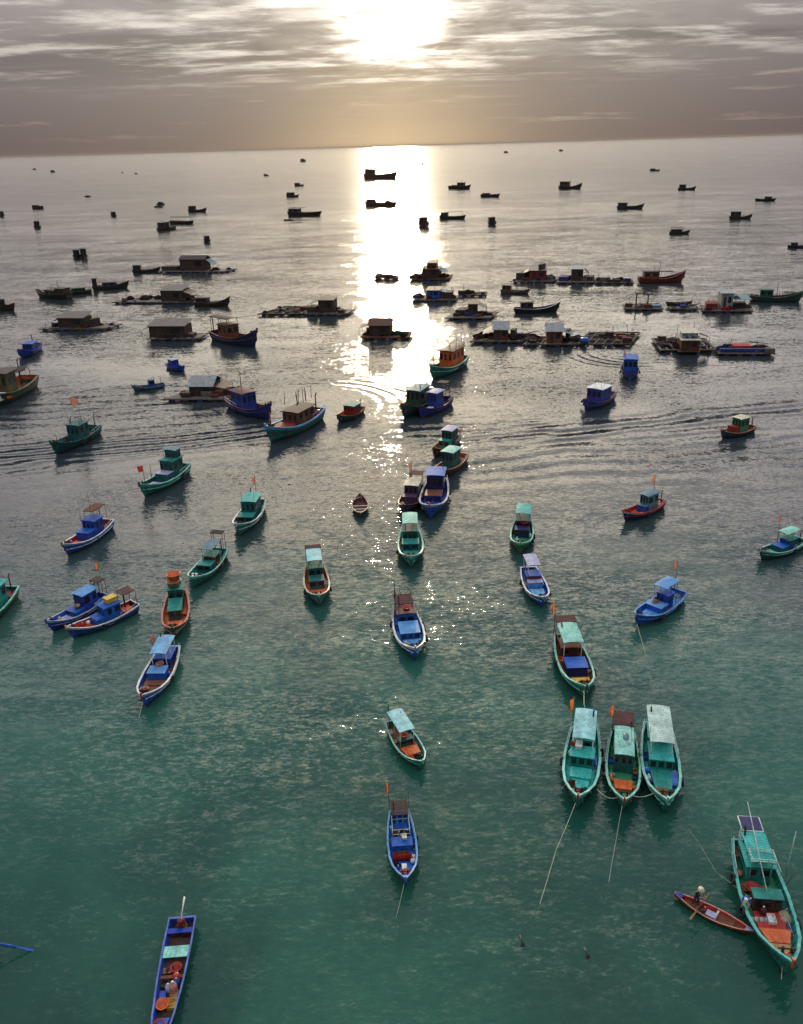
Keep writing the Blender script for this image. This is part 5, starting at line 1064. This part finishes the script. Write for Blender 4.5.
far('small black boat with a low tapered bow, far out by itself', 116, 217, 107, 215, 'black', 'black', 1.5, .05, .5, 2.2, beam=3.0, L=12)
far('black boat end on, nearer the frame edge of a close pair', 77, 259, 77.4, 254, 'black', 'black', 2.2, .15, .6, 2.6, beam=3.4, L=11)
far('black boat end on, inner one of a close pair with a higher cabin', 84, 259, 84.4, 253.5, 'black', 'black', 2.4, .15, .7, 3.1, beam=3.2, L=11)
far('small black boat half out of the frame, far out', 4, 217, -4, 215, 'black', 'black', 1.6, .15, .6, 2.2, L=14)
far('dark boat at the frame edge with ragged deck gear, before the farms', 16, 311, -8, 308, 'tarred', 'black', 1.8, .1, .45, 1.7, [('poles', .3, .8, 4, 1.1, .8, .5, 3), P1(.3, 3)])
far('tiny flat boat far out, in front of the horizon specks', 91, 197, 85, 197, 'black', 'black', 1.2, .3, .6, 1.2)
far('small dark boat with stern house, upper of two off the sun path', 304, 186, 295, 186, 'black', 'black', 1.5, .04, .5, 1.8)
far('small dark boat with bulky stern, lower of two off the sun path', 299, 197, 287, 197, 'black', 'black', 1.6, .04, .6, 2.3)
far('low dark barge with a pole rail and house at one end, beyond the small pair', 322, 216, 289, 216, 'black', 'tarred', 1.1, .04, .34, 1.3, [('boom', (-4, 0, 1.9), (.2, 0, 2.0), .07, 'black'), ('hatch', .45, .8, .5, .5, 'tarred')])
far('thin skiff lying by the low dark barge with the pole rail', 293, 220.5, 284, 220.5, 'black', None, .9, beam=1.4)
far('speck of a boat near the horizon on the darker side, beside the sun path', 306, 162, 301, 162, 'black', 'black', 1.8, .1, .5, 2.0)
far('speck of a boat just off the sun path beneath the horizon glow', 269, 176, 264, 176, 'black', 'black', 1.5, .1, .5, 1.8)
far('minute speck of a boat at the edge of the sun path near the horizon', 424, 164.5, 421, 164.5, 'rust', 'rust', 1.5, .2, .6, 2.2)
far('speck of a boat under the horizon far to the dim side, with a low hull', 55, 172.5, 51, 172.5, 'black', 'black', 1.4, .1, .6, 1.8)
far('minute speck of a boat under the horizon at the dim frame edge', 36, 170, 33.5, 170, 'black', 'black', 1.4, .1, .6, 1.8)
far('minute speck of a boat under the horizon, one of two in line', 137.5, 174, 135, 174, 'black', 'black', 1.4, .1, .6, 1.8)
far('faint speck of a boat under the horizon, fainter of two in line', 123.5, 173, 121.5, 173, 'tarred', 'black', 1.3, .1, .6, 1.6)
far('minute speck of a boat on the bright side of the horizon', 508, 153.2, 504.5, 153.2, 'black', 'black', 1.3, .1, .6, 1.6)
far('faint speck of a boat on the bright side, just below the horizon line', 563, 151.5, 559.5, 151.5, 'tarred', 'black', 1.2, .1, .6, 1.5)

# ------------------------------------------------------------------ floating farms
far('long dark barge crowded with poles and nets, outer one of two lashed together', 37, 297, 70, 299, 'black', 'dkbrown', 1.6, .06, .30, 1.7, [('house', .34, .62, .7, 1.3, 'dkgreen', 'dkbrown', (.1, .1), 2, 2), ('hatch', .64, .84, .7, .8, 'dkbrown'), ('poles', .05, .9, 9, 1.9, .8, .6, 21), P1(.3, 3.2)], beam=3.0)
far('long dark barge with a low green shed, lashed behind the one crowded with poles', 62, 295, 92, 293, 'dkbrown', 'dkgreen', 1.5, .20, .66, 1.5, [('hatch', .68, .86, .7, .8, 'black'), ('poles', .05, .9, 5, 1.6, .8, .6, 22)], beam=3.0)
raft('raft with a roofed shed in its middle and narrow boom deck trailing off', 158, 224, 273, 8, [('deck', 0, 1, 0, 1), ('hut', .28, .66, .2, .9, 4.6, 'dkbrown', 'tarred', 'gable'), ('box', .02, .25, .2, .8, 1.7, 'tarred'), ('heap', .8, .4, 1.5, 'tarred'), ('pole', .15, .5, 3.2, 0)], skew=.3)
raft('raft with a light roofed shed between two strings of narrow decks', 113, 194, 304, 9, [('deck', 0, 1, 0, 1), ('hut', .56, .82, .1, .9, 3.4, 'tarred', 'greywood', 'mono'), ('heap', .12, .5, 1.5, 'black'), ('heap', .3, .5, 1.8, 'tarred'), ('heap', .45, .6, 1.4, 'tarred'), ('pole', .06, .6, 2.4, -.4)], skew=.2)
raft('raft house with a grey lean to roof and pointed deck ends, alone', 40, 104, 331, 7, [('deck', 0, 1, .1, .9), ('hut', .22, .62, .15, .9, 2.7, 'tarred', 'greywood', 'mono'), ('box', .70, .76, .3, .7, 2.2, 'tarred'), ('heap', .12, .4, .9, 'tarred'), ('spar', .75, .5, .3, .3, 1.0)], skew=.3)
raft('square dark house on a raft with a blue green skirt and boom deck', 148, 199, 341, 7, [('deck', 0, 1, .1, .9), ('hut', .02, .72, .12, .92, 3.0, 'tarred', 'greywood', 'mono'), ('spar', .72, .4, .3, .2, .8), ('box', .74, .86, .2, .6, .8, 'tarred')])
raft('tin roofed hut on a wide brown raft with a long spar reaching to a boat', 164, 222, 402, 8, [('deck', 0, 1, 0, 1), ('hut', .22, .62, .2, .95, 2.2, 'tarred', 'steel', 'gable'), ('spar', .8, .6, .3, .2, .9), ('heap', .12, .4, .9, 'darkred'), ('heap', .75, .4, .9, 'tarred'), ('box', .66, .9, .5, .9, .5, 'rust')], skew=.5)
raft('bare slanting raft of net pens next to a dark cabined hut raft', 259, 303, 316, 13, [('pens', 0, 1, 0, 1, 4, 2)], skew=.35, wood='tarred')
raft('hut raft with a dark square cabin in its middle, joined to a bare pen raft', 303, 347, 316, 8, [('deck', 0, 1, .1, .9), ('hut', .30, .64, .2, .9, 3.6, 'tarred', 'tarred', 'flat'), ('box', .05, .25, .2, .7, 1.6, 'tarred'), ('heap', .8, .4, 1.1, 'tarred')], skew=.1)
raft('low raft of piled goods adrift in the sun path', 373, 398, 280, 6, [('deck', 0, 1, 0, 1), ('heap', .3, .5, 1.2, 'rust'), ('heap', .6, .5, 1.5, 'olive'), ('heap', .82, .5, 1.0, 'rust'), ('box', .1, .4, .3, .7, .8, 'rust')], wood='rust')
raft('large hut raft with a stepped roof, behind the blue sheeted one', 409, 448, 281, 12, [('deck', 0, 1, .1, .9), ('hut', .32, .74, .15, .9, 3.2, 'tarred', 'rust', 'flat'), ('hut', .42, .66, .3, .8, 5.2, 'rust', 'tarred', 'flat'), ('heap', .14, .4, 1.9, 'rust'), ('heap', .86, .4, 1.8, 'tarred')], wood='rust')
raft('hut raft with a bright blue front, at the edge of the sun path', 411, 456, 302, 9, [('deck', 0, 1, .1, .9), ('hut', .34, .62, .2, .9, 2.6, 'blue', 'greywood', 'flat'), ('box', .66, .9, .2, .7, 2.0, 'tarred'), ('heap', .15, .4, 1.5, 'rust'), ('pole', .9, .5, 3.4, .3), ('pole', .5, .3, 4.6, .1), ('heap', .9, .3, 1.3, 'tarred')])
raft('flat empty pen raft without any hut, between the blue sheeted raft and a brown boat', 459, 485, 297, 6, [('pens', 0, 1, 0, 1, 4, 2)], wood='tarred')
raft('house raft with a small dark tower, between the sun path and pens', 446, 490, 320, 9, [('deck', 0, 1, 0, 1), ('hut', .42, .62, .2, .8, 3.4, 'tarred', 'tarred', 'flat'), ('box', .15, .4, .3, .8, 1.6, 'tarred'), ('heap', .74, .4, 1.4, 'tarred'), ('heap', .9, .4, .9, 'black'), ('spar', .55, .6, -.3, 3.5, 1.2)], skew=.2)
raft('broad hut raft with green nets, nearest of those in the sun path', 361, 409, 340, 8, [('deck', 0, 1, 0, 1), ('hut', .16, .60, .15, .9, 2.9, 'tarred', 'rust', 'gable'), ('heap', .72, .4, 1.4, 'dkgreen'), ('heap', .88, .4, 1.0, 'olive'), ('heap', .08, .4, .9, 'rust')], wood='rust')
raft('raft with a brown walled grey roofed hut, first of the front farm row', 471, 527, 344, 9, [('pens', 0, 1, 0, 1, 6, 2), ('deck', .30, .60, 0, .8), ('hut', .34, .60, .1, .85, 2.8, 'rust', 'steel', 'gable'), ('box', .66, .74, .3, .6, 2.2, 'tarred'), ('heap', .14, .5, 1.2, 'tarred'), ('heap', .86, .5, 1.1, 'tarred')], skew=.2, wood='greywood')
raft('raft with a bluish roofed hut showing an orange door, right beside the open net pens', 524, 577, 347, 9, [('pens', 0, 1, 0, 1, 6, 2), ('deck', .28, .64, 0, .8), ('hut', .34, .64, .1, .85, 3.0, 'brown', 'steel', 'gable'), ('box', .72, .78, .4, .7, 2.6, 'tarred'), ('heap', .12, .5, 1.2, 'rust'), ('heap', .88, .5, 1.2, 'tarred')], skew=.25)
raft('wide raft of open net pens with a round blue tub on its corner', 576, 629, 347, 14, [('pens', 0, 1, 0, 1, 6, 3), ('drum', .14, .06, 1.9, 'blue')], skew=.3, wood='tarred')
raft('dark red house raft with a raised box on it, back row of the farm', 511, 552, 283, 11, [('deck', 0, 1, .1, .9), ('hut', .26, .68, .2, .9, 3.2, 'darkred', 'greywood', 'flat'), ('box', .05, .24, .2, .8, 2.4, 'tarred'), ('box', .56, .64, .3, .6, 5.2, 'tarred'), ('heap', .84, .4, 1.9, 'dkblue')], skew=.4)
raft('raft with a small pale roofed hut at its middle, back row of the farm', 556, 593, 284, 10, [('deck', 0, 1, 0, 1), ('hut', .34, .66, .2, .9, 4.0, 'tarred', 'steel', 'flat'), ('box', .04, .3, .2, .7, 1.4, 'dkblue'), ('box', .7, .95, .2, .7, 1.4, 'tarred')], skew=.15)
raft('bare net pen raft of two joined frames, back row of the farm', 596, 633, 285, 8, [('pens', 0, 1, 0, 1, 5, 2), ('box', .02, .4, .6, .9, 1.0, 'tarred'), ('heap', .5, .6, 1.0, 'tarred')], wood='tarred')
raft('raft carrying an open timber gantry frame on plank decks', 626, 663, 311, 7, [('deck', 0, 1, 0, 1), ('gantry', .28, .60, .2, 4.0), ('box', .7, .95, .2, .6, .6, 'slate')])
raft('small raft with a brown canoe laid across its deck', 671, 699, 311, 7, [('pens', 0, 1, 0, 1, 4, 2)], wood='greywood')
raft('house raft with a tall grey hut and lean to canopy', 703, 752, 313, 9, [('deck', 0, 1, 0, 1), ('hut', .34, .58, .2, .8, 4.4, 'steel', 'steel', 'flat'), ('hut', .62, .92, .1, .8, 2.8, 'darkred', 'slate', 'open'), ('box', .06, .3, .2, .7, 1.6, 'darkred'), ('heap', .46, .08, 1.2, 'red'), ('heap', .2, .5, 1.3, 'tarred')], skew=.1)
raft('net pen raft with a pale tall hut standing over its front edge, front row', 661, 716, 353, 13, [('pens', 0, 1, 0, 1, 8, 3, 'greywood'), ('deck', .28, .68, -.16, .3), ('hut', .34, .66, -.1, .28, 2.5, 'rust', 'cream', 'flat'), ('hut', .36, .64, .0, .27, 3.9, 'lavender', 'cream', 'flat'), ('pole', .3, .2, 5.2, 0), ('pole', .6, .3, 5.6, .3)], wood='tarred')
raft('long barge like raft with red gear and dark heaps along its deck, front row end', 719, 774, 356, 7, [('deck', 0, 1, 0, 1), ('box', .02, .98, .05, .2, .8, 'dkblue'), ('heap', .2, .5, 1.5, 'black'), ('heap', .1, .5, 1.1, 'tarred'), ('box', .3, .62, .3, .7, 1.1, 'red'), ('heap', .72, .5, 1.3, 'tarred'), ('heap', .88, .5, 1.2, 'tarred'), ('spar', .6, .5, .35, 1.8, 1.3), ('pole', .25, .5, 2.8, .3)])
raft('thin floating log raft beside the rounded dark boat', 154, 162, 207.5, 2, [('deck', 0, 1, 0, 1)], wood='black')
raft('blurred low raft end tied to the upswept boat, joining it to the roofed shed', 180, 195, 304, 5, [('deck', 0, 1, 0, 1), ('heap', .4, .5, 1.3, 'black')], wood='tarred')
# the canoe on the small raft
a, b = at(668, 305, 1.0), at(695, 304, 1.0)
cn = empty('canoe', Vector(((a.x + b.x) / 2, (a.y + b.y) / 2 + 2.2, .80)), 0, (b - a).length / 9); tag(cn, 'brown canoe lying on the small raft next to the gantry', 'canoe')
hc = Hull(9, 1.5, 'sampan', .5, .95, .95, .3); hc.shell().build('hull', [paint('rust'), paint('rust'), paint('tarred')], cn); hc.inside().build('deck', [paint('rust', 'wood'), paint('rust')], cn)

for it in ITEM: make_item(*it)
# ------------------------------------------------------------------ people
def skin_mesh(name, nodes, edges, mat, parent, root=0, sub=2):
    me = bpy.data.meshes.new(name)
    me.from_pydata([n[0] for n in nodes], edges, [])
    me.materials.append(mat)
    o = bpy.data.objects.new(name, me); COL.objects.link(o); o.parent = parent
    sk = o.modifiers.new('skin', 'SKIN'); sk.use_smooth_shade = True
    for i, n in enumerate(nodes):
        r = n[1]; me.skin_vertices[0].data[i].radius = (r, r) if not hasattr(r, '__len__') else r
        me.skin_vertices[0].data[i].use_root = i == root
    ss = o.modifiers.new('subdivision', 'SUBSURF'); ss.levels = 1; ss.render_levels = sub
    return o
def person(label, loc, rz, J, shirt, trousers, hat, hatcol, pale='skin'):
    """J: joints in metres, x ahead, feet near z = 0"""
    e = empty('person', loc, rz); tag(e, label, 'person')
    N = []; E_ = []; ix = {}
    def nd(k, p, r): ix[k] = len(N); N.append((p, r))
    def ed(*ks):
        for a, b in zip(ks, ks[1:]): E_.append((ix[a], ix[b]))
    nd('pel', J['pel'], .125); nd('chest', J['chest'], .15); nd('neck', J['neck'], .058)
    hd = Vector(J['head']); nk = Vector(J['neck']); ax = (hd - nk).normalized()
    nd('jaw', hd - ax * .05, .075); nd('head', hd + ax * .04, .098); nd('crown', hd + ax * .11, .07)
    ed('pel', 'chest', 'neck', 'jaw', 'head', 'crown')
    for s in 'lr':
        nd('sh' + s, J['sh' + s], .062); nd('el' + s, J['el' + s], .045); nd('wr' + s, J['wr' + s], .032)
        ed('chest', 'sh' + s, 'el' + s, 'wr' + s)
        w = Vector(J['wr' + s]); d = (w - Vector(J['el' + s])).normalized(); side = d.cross(Vector((0, 0, 1))); side = side.normalized() if side.length > .01 else Vector((1, 0, 0))
        nd('pm' + s, w + d * .07, (.036, .02)); ed('wr' + s, 'pm' + s)
        for q, (off, ln) in enumerate(((-.03, .075), (-.01, .09), (.01, .085), (.03, .065))):
            nd(f'f{q}a' + s, w + d * (.08 + ln * .5) + side * off + Vector((0, 0, -.012)), .0095); nd(f'f{q}b' + s, w + d * (.08 + ln * .75) + side * off * 1.1 + Vector((0, 0, -.045)), .0085)
            ed('pm' + s, f'f{q}a' + s, f'f{q}b' + s)
        nd('th' + s, w + d * .07 + side * -.055 + Vector((0, 0, -.02)), .011); ed('wr' + s, 'th' + s)
        nd('hip' + s, J['hip' + s], .085); nd('kn' + s, J['kn' + s], .058); nd('an' + s, J['an' + s], .042); nd('toe' + s, J['toe' + s], .036)
        ed('pel', 'hip' + s, 'kn' + s, 'an' + s, 'toe' + s)
    body = skin_mesh('body', N, E_, paint(pale, 'cloth') if False else paint(pale, 'wood') if False else paint(pale), e)
    sub = lambda keys, grow, pairs, nm, col: skin_mesh(nm, [(N[ix[k]][0], (N[ix[k]][1] if not hasattr(N[ix[k]][1], '__len__') else N[ix[k]][1][0]) + grow) for k in keys], [(keys.index(a), keys.index(b)) for a, b in pairs], paint(col), e)
    sub(['pel', 'chest', 'shl', 'ell', 'shr', 'elr'], .022, [('pel', 'chest'), ('chest', 'shl'), ('shl', 'ell'), ('chest', 'shr'), ('shr', 'elr')], 'shirt', shirt)
    sub(['pel', 'hipl', 'knl', 'anl', 'hipr', 'knr', 'anr'], .016, [('pel', 'hipl'), ('hipl', 'knl'), ('knl', 'anl'), ('pel', 'hipr'), ('hipr', 'knr'), ('knr', 'anr')], 'trousers', trousers)
    rot = Vector((0, 0, 1)).rotation_difference(ax)
    def onhead(mb, nm, col, kind='paint'):
        mb.v = [tuple(rot @ Vector(p) + hd) for p in mb.v]; return mb.build(nm, paint(col, kind), e)
    onhead(MB().lathe([(.0, -.06), (.098, -.02), (.112, .05), (.095, .12), (.05, .155), (0, .165)], (-.02, 0, 0), 14), 'hair', 'black')
    m = MB(); m.bar((.085, 0, .045), (.125, 0, .005), .014, 6, 0, .02); onhead(m, 'nose', pale)
    for s in (-1, 1):
        onhead(MB().blob((.088, s * .034, .045), .012, .016, .01, 3, 8, 0, 0), 'eye', 'black'); onhead(MB().blob((0, s * .1, .0), .025, .012, .05, 4, 8, 0, 0), 'ear', pale)
    onhead(MB().box(.088, .1, -.025, .025, -.035, -.025), 'mouth', 'darkred')
    if hat == 'cone': 
        m = MB(); m.lathe([(.225, .055), (.235, .07), (.12, .15), (.03, .215), (0, .22)], n=20); m.lathe([(0, .205), (.11, .14), (.225, .06)], n=20); onhead(m, 'conical_hat', hatcol)
    else:
        m = MB(); m.lathe([(.118, .05), (.122, .10), (.10, .165), (0, .185)], n=16); m.box(.08, .21, -.075, .075, .07, .085); onhead(m, 'cap', hatcol)
    return e
STAND = dict(pel=(0, 0, .90), chest=(.10, 0, 1.24), neck=(.17, 0, 1.46), head=(.24, 0, 1.58), shl=(.14, .19, 1.38), shr=(.14, -.19, 1.38), ell=(.36, .24, 1.18), elr=(.36, -.22, 1.20), wrl=(.56, .10, 1.14), wrr=(.56, -.12, 1.28),
  hipl=(0, .09, .86), hipr=(0, -.09, .86), knl=(.10, .11, .47), knr=(-.06, -.11, .46), anl=(.06, .12, .07), anr=(-.16, -.12, .07), toel=(.22, .13, .035), toer=(.02, -.13, .035))
def local(e, p): return Vector(e.location) + Matrix.Rotation(e.rotation_euler.z, 3, 'Z') @ (Vector(p) * e.scale.x)
p = local(samp, (samph.x(.27), .12, samph.deck(.27) + .02))
rower = person('person in dark clothes and pale conical hat rowing the red brown sampan', p, samp.rotation_euler.z - .35, STAND, 'black', 'purple', 'cone', 'cream')
# the oar passes through the rower's hands and dips into the water on the near side
def oar(name, label, hand, tip, ext, col, r=.03):
    d = (tip - hand).normalized(); top = hand - d * ext
    e = empty(name, (tip.x, tip.y, 0), 0); tag(e, label, 'oar')
    o = Vector((tip.x, tip.y, 0))
    MB().bar(tip - d * .9 - o, top - o, r, 7, 0, r * .85).build('loom', paint(col, 'wood'), e)
    s = d.cross(Vector((0, 0, 1))).normalized(); n = d.cross(s); a = tip - d * .95 - o; b = tip + d * .35 - o
    MB().hexa([a - s * .045 - n * .02, a + s * .045 - n * .02, b + s * .11 - n * .012, b - s * .11 - n * .012], [a - s * .045 + n * .02, a + s * .045 + n * .02, b + s * .11 + n * .012, b - s * .11 + n * .012]).build('blade', paint(col, 'wood'), e)
    return e
hm = Matrix.Rotation(samp.rotation_euler.z - .35, 3, 'Z'); hand = p + hm @ Vector((.63, -.02, 1.2))
oar('oar', 'long wooden oar crossing the sampan, held by the standing rower', hand, at(689, 921, -.12), .5, 'tan')
LEAN = dict(pel=(0, 0, .78), chest=(.24, 0, 1.02), neck=(.40, 0, 1.14), head=(.50, 0, 1.20), shl=(.28, .19, 1.08), shr=(.28, -.19, 1.08), ell=(.44, .24, .86), elr=(.44, -.24, .86), wrl=(.60, .18, .70), wrr=(.60, -.18, .70),
  hipl=(0, .09, .75), hipr=(0, -.09, .75), knl=(.20, .12, .44), knr=(.14, -.12, .42), anl=(.0, .12, .07), anr=(-.10, -.12, .07), toel=(.16, .13, .035), toer=(.06, -.13, .035))
p = local(big, (bigh.x(.50), -1.06, bigh.deck(.50) + .015))
person('person in blue shirt and white cap bending over on the large sea green boat', p, big.rotation_euler.z - .5, LEAN, 'blue', 'cream', 'cap', 'white')
p = local(row2, (row2h.x(.22), 0, row2h.deck(.22) + .02))
SIT = dict(STAND); SIT.update(pel=(0, 0, .60), chest=(.06, 0, .92), neck=(.10, 0, 1.12), head=(.14, 0, 1.24), shl=(.08, .19, 1.05), shr=(.08, -.19, 1.05), ell=(.26, .27, .86), elr=(.26, -.30, .86), wrl=(.46, .2, .82), wrr=(.44, -.24, .84),
  hipl=(0, .09, .56), hipr=(0, -.09, .56), knl=(.30, .12, .50), knr=(.30, -.12, .48), anl=(.42, .12, .07), anr=(.40, -.12, .07), toel=(.56, .13, .035), toer=(.54, -.13, .035))
person('person in a dark red shirt and dark hat sitting in the tiny rowing boat', p, row2.rotation_euler.z, SIT, 'darkred', 'black', 'cone', 'dkbrown')
hand = p + Matrix.Rotation(row2.rotation_euler.z, 3, 'Z') @ Vector((.5, -.26, .85))
oar('oar', 'pale oar reaching out sideways from the tiny rowing boat', hand, at(343, 505, -.1), .4, 'cream', .05)
a = at(-3, 943.5, 1.0)
oar('steering_oar', 'bright blue steering oar sticking out from the boat beyond the frame', a, at(31, 950, .05), .6, 'blue', .09)

# ------------------------------------------------------------------ mooring ropes, anchors
def rope(label, pts, r=.03, col='cream', group='mooring ropes', sag=.0):
    pts = [Vector(p) for p in pts]; P_ = []
    for a, b in zip(pts, pts[1:]):
        n = 10
        for i in range(n):
            u = i / n; q = a.lerp(b, u); q.z -= sag * 4 * u * (1 - u); P_.append(q)
    P_.append(pts[-1])
    o0 = P_[0].copy()
    o = MB().tube([q - o0 for q in P_], r, 5).build('mooring_rope', paint(col, 'wood'))
    o.location = o0; tag(o, label, 'rope', group); return o
rope('pale mooring line running down from the turquoise boat with the plain blue roof', [at(575.5, 803, 1.35), at(556, 850, .45), at(541, 900, .04), at(531, 930, -.10)], .020, sag=.10)
rope('pale mooring line running down from the middle green boat', [at(622, 806, 1.3), at(611, 868, .15), at(606, 900, -.05), at(600, 918, -.14)], .015, sag=.08)
rope('mooring line running down from the all blue boat', [at(637, 624, 1.2), at(643, 645, .3), at(651, 672, -.3)], .024, sag=.06)
rope('mooring line running down from the blue open boat', [at(404, 884, 1.2), at(398, 910, .2), at(391, 934, -.4)], .014, sag=.05)
rope('mooring line hanging from the bow of the large sea green boat', [at(783, 955, 1.2), at(781, 985, -.3)], .02)
rope('mooring line hanging from the blue boat with the pale sky blue roof', [at(143, 700, 1.1), at(138, 722, -.2)], .025)
rope('line slung from the dark green boat down across the pale blue roof', [at(584, 690, 1.5), at(584, 704, 2.45), at(593.5, 744, 1.5)], .03)
rope('slack line between the turquoise and the green boat of the three abreast', [at(597, 789, 1.1), at(621, 796, 1.45)], .03, sag=.5)
rope('slack line between the green boat and the grey canopied one of the three abreast', [at(631, 795, 1.45), at(657, 791, 1.1)], .03, sag=.35)
rope('pale line trailing in the water beside the large sea green boat', [at(748, 896, 1.0), at(716, 872, .03), at(700, 845, .02), at(688, 828, .02)], .010, sag=.0)
for (px, py), lab in (((523, 946), 'dark anchor stone under clear water, at the end of the longer mooring line'), ((588, 958), 'dark anchor stone under clear water, at the end of the fainter mooring line')):
    q = at(px, py, -.06); e = empty('anchor_stone', q, .4); tag(e, lab, 'anchor')
    MB().blob((0, 0, -.15),   .30, .24, .26, int(px), 10).build('stone', paint('black', 'wood'), e)
    MB().bar((0, 0, .1), (.22, .75, .02), .06, 6, 0, .05).build('shank', paint('black', 'metal'), e)
